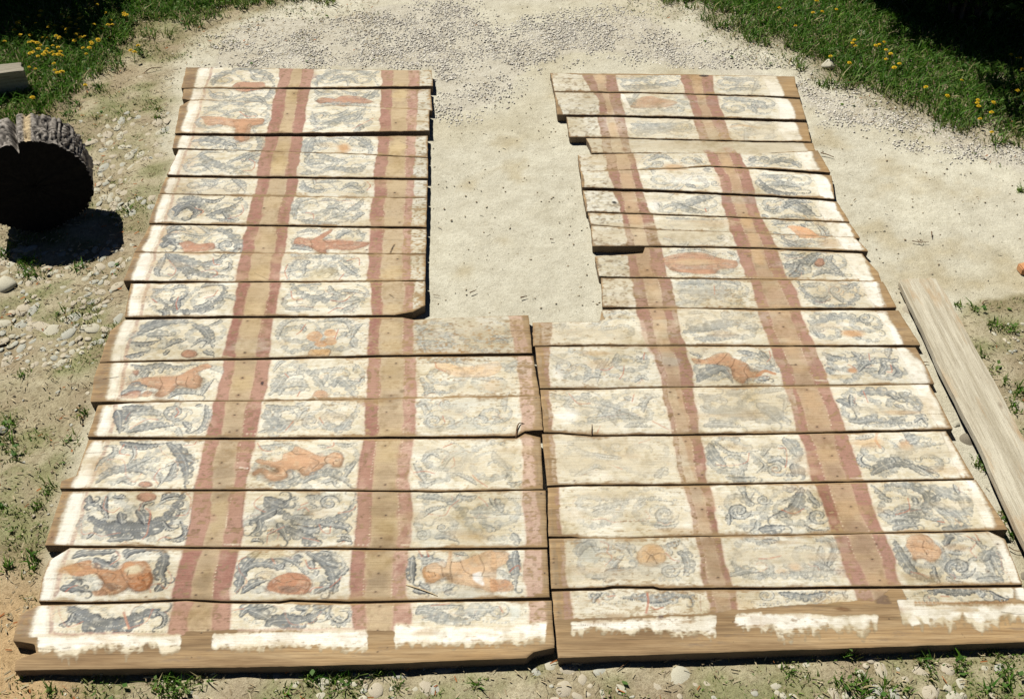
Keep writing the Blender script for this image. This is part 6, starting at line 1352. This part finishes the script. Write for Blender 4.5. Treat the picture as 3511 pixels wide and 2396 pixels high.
for tile, lst, lab, grp in (('a0', DL, 'yellow dandelion flower in the grass at the upper left', 'dandelions at the upper left'), ('a3', DR, 'yellow dandelion flower in the grass at the upper right', 'dandelions at the upper right')):
    for x, y in lst:
        sc_ = dr.uniform(.75, 1.15)
        X, Y = un(*T(tile, x, y), .062 * sc_)
        o = bpy.data.objects.new('dandelion', DM[dr.integers(0, 4)]); C.objects.link(o)
        o.location = (float(X), float(Y), 0); o.scale = (sc_,) * 3; o.rotation_euler = (dr.normal(0, .12) - .1, dr.normal(0, .12), dr.uniform(0, 6.28))
        l2 = lab
        if tile == 'a0':
            if y > 590 and x > 400: l2 = 'yellow dandelion in the tight row just right of the beam end'
            elif x > 1050 and y < 200: l2 = 'yellow dandelion high on the right fringe of the upper left grass'
            elif x > 1100: l2 = 'yellow dandelion on the lone green tuft right of the lawn'
            elif (x, y) == (265, 860): l2 = 'single dandelion just above the chopping log'
            elif (x, y) == (745, 745): l2 = 'single dandelion on the thin grass right of the log'
            elif x < 540 and y > 400: l2 = 'yellow dandelion in the dense cluster above the beam end'
            elif y < 110 and x > 780: l2 = 'yellow dandelion near the top edge of the upper left grass'
        elif x > 1450 and y > 650: l2 = 'yellow dandelion along the lower fringe of the upper right grass'
        elif x > 2100: l2 = 'yellow dandelion against the dark shrub at the right edge'
        elif y < 250: l2 = 'yellow dandelion near the top edge of the upper right grass'
        tag(o, l2, 'dandelion', grp)

# ------------------------------------------------------------------ leafy shrubs at the upper corners
M_STEMW = mat_simple('shrub_stem', (.05, .035, .02), (.13, .1, .065), 40)
def shrub(px, py, R_, H_, nleaf, seed, label):
    r = np.random.default_rng(seed)
    X, Y = un(px, py, 0)
    root = empty('shrub', (float(X), float(Y), 0)); tag(root, label, 'shrub', 'shrubs at the upper corners')
    V = []; Fc = []; tips = []
    for k in range(16):                                              # stems, each forked
        a = r.uniform(0, 6.28); e = r.uniform(.25, 1.0); base = np.array([math.cos(a), math.sin(a), 0]) * r.uniform(0, .12)
        end = np.array([math.cos(a) * R_ * e * .85, math.sin(a) * R_ * e * .85, H_ * r.uniform(.5, .95)])
        prev = None
        for j in range(7):
            t = j / 6; p = base * (1 - t) + end * t; p[2] = end[2] * t ** .8; p = p + r.normal(0, .015, 3) * t
            rad = .013 * (1 - t * .75); b = len(V)
            for i in range(5): V.append(p + np.array([math.cos(i * 1.2566), math.sin(i * 1.2566), 0]) * rad)
            if prev is not None:
                for i in range(5): Fc.append((prev + i, prev + (i + 1) % 5, b + (i + 1) % 5, b + i))
            prev = b
            if j > 1: tips.append(p)
    mesh_obj('stems', V, Fc, M_STEMW, root)
    tips = np.array(tips); n = nleaf
    nc = 90
    cc = tips[r.integers(0, len(tips), nc)] + r.normal(0, .14, (nc, 3)); cc[:, 2] = np.clip(cc[:, 2], .05, H_)
    c = cc[r.integers(0, nc, n)] + r.normal(0, .075, (n, 3)); c[:, 2] = np.clip(np.abs(c[:, 2]), .01, None)
    s = r.uniform(.018, .042, n); d = r.normal(size=(n, 3)); d[:, 2] = d[:, 2] * .5 - .25; d /= np.linalg.norm(d, axis=1, keepdims=True)
    wv = np.cross(d, r.normal(size=(n, 3)) * .4 + np.array([0, 0, 1])); wv /= np.linalg.norm(wv, axis=1, keepdims=True) + 1e-6
    nrm = np.cross(wv, d)
    s = s[:, None]
    Vl = np.stack([c, c + d * s * .9 - wv * s * .55 + nrm * s * .12, c + d * s * 2 - nrm * s * .2, c + d * s * .9 + wv * s * .55 + nrm * s * .12], 1).reshape(-1, 3)
    bI = np.arange(n)[:, None] * 4
    lv = mesh_obj('leaves', Vl, np.concatenate([bI + [0, 1, 2], bI + [0, 2, 3]], 0), M_LEAF, root)
    m_ = r.random((n, 1)); col = np.array([.022, .055, .010]) * (1 - m_) + np.array([.05, .10, .018]) * m_
    color_attr(lv, np.repeat(np.concatenate([col, np.ones((n, 1))], 1), 4, 0))
    lv['kind'] = 'stuff'
    return root
shrub(3010, -70, .6, 1.4, 11000, 1, 'dark leafy shrub farthest from the boards at the upper right')
shrub(3290, 60, .66, 1.6, 13000, 2, 'dark leafy shrub in the upper right corner of the yard')
shrub(3610, 170, .72, 1.7, 13000, 3, 'dark leafy shrub cut by the right edge of the picture')
shrub(20, -70, .5, 1.25, 10000, 4, 'dark leafy shrub at the upper left corner behind the dandelions')

# ------------------------------------------------------------------ twigs, splinters and fallen bits
def twig(tile, flat, wpx, label, z=.006, arch=0.0, name='twig', mat=None, cat='twig'):
    a = np.array(flat, float).reshape(-1, 2); px, py = T(tile, a[:, 0], a[:, 1])
    X, Y = un(px, py, z); P = smooth(np.stack([X, Y], 1), 12); n = len(P)
    t = np.linspace(0, 1, n); Z = z + arch * np.sin(np.pi * t)
    rad = wpx * TS * .5 * (P[:, 1].mean() * cp + CAM_H * sp) / F_PX
    o0 = np.array([P[0, 0], P[0, 1], 0]); V = []; Fc = []
    tg = np.gradient(P, axis=0); tg /= np.linalg.norm(tg, axis=1, keepdims=True) + 1e-9
    for j in range(n):
        rr = rad * (1 - .5 * t[j])
        for i in range(6):
            q = i * math.pi / 3
            V.append((P[j, 0] - tg[j, 1] * math.cos(q) * rr - o0[0], P[j, 1] + tg[j, 0] * math.cos(q) * rr - o0[1], Z[j] + rr * .8 + math.sin(q) * rr * .8))
        if j:
            for i in range(6): Fc.append(((j - 1) * 6 + i, (j - 1) * 6 + (i + 1) % 6, j * 6 + (i + 1) % 6, j * 6 + i))
    Fc.append(tuple(range(5, -1, -1))); Fc.append(tuple((n - 1) * 6 + i for i in range(6)))
    o = mesh_obj(name, V, Fc, mat or M_TWIG, smooth=True, loc=o0)
    tag(o, label, cat); return o
ZB = ZT + .006
twig('c2', (180,775,190,700,215,660,265,658), 16, 'curled dark twig standing on the left group beside the middle seam', ZB, .012)
twig('c2', (845,760,850,700,852,655), 9, 'short upright twig on the near edge of a faded right board', ZB, .004)
twig('d1', (1530,540,1650,580,1760,620,1810,640), 18, 'pale splinter lying across the red stripe of a left board', ZB, .004, 'splinter', mat_simple('fresh_splinter', (.42, .33, .2), (.58, .47, .3), 30, .9, .0001), 'splinter')
twig('d2', (1180,1205,1130,1250,1070,1295), 14, 'brown stick on the cobbles just in front of the seam', .006)
twig('a3', (545,1342,600,1355,660,1378), 13, 'reddish brown twig on the sand beside the far right boards', .004)
twig('b3', (1345,580,1420,590,1490,588), 10, 'thin forked twig on the open sand at the right', .004)
twig('b3', (1390,570,1425,595,1440,570), 7, 'tiny side twig crossing the thin twig at the right', .006)
twig('b3', (1515,500,1518,545), 12, 'stubby dark twig pointing down on the sand at the right', .004)
twig('b3', (1960,1130,1975,1105,2010,1098), 12, 'bent twig on the sand where the right grass begins', .004)
twig('b1', (2095,1045,2130,1030,2150,1020), 13, 'dark chip of bark on the sand in the opening', .004)
twig('b1', (1770,1060,1800,1066,1830,1072), 6, 'thin straw beside the left boards in the opening', .003)
twig('b2', (220,1090,245,1082,275,1074), 17, 'brown wood chip on the sand near the seam', .004)
twig('b2', (480,570,495,572,512,572), 14, 'small dark crumb on the sand in the middle of the opening', .004)
twig('b0', (790,1170,870,1165,960,1130,1060,1100,1120,1095), 7, 'long thin twig running up to the left boards', .006, .02)
twig('b0', (920,1110,960,1090,990,1060), 8, 'short twig forking from the long thin one', .008, .008)
twig('a0', (1290,640,1350,620,1430,600), 12, 'dark twig on the weedy ground at the upper left', .006, .01)
twig('d3', (2190,200,2240,230,2324,245), 13, 'dark twig between the near right board and the loose plank', .006)
twig('c3', (1440,110,1470,105,1490,112), 12, 'crumb of bark between the right boards and the plank', .004)
vrd = np.random.default_rng(55)
print('stones', len([o for o in ground.children]))
print('scene done')
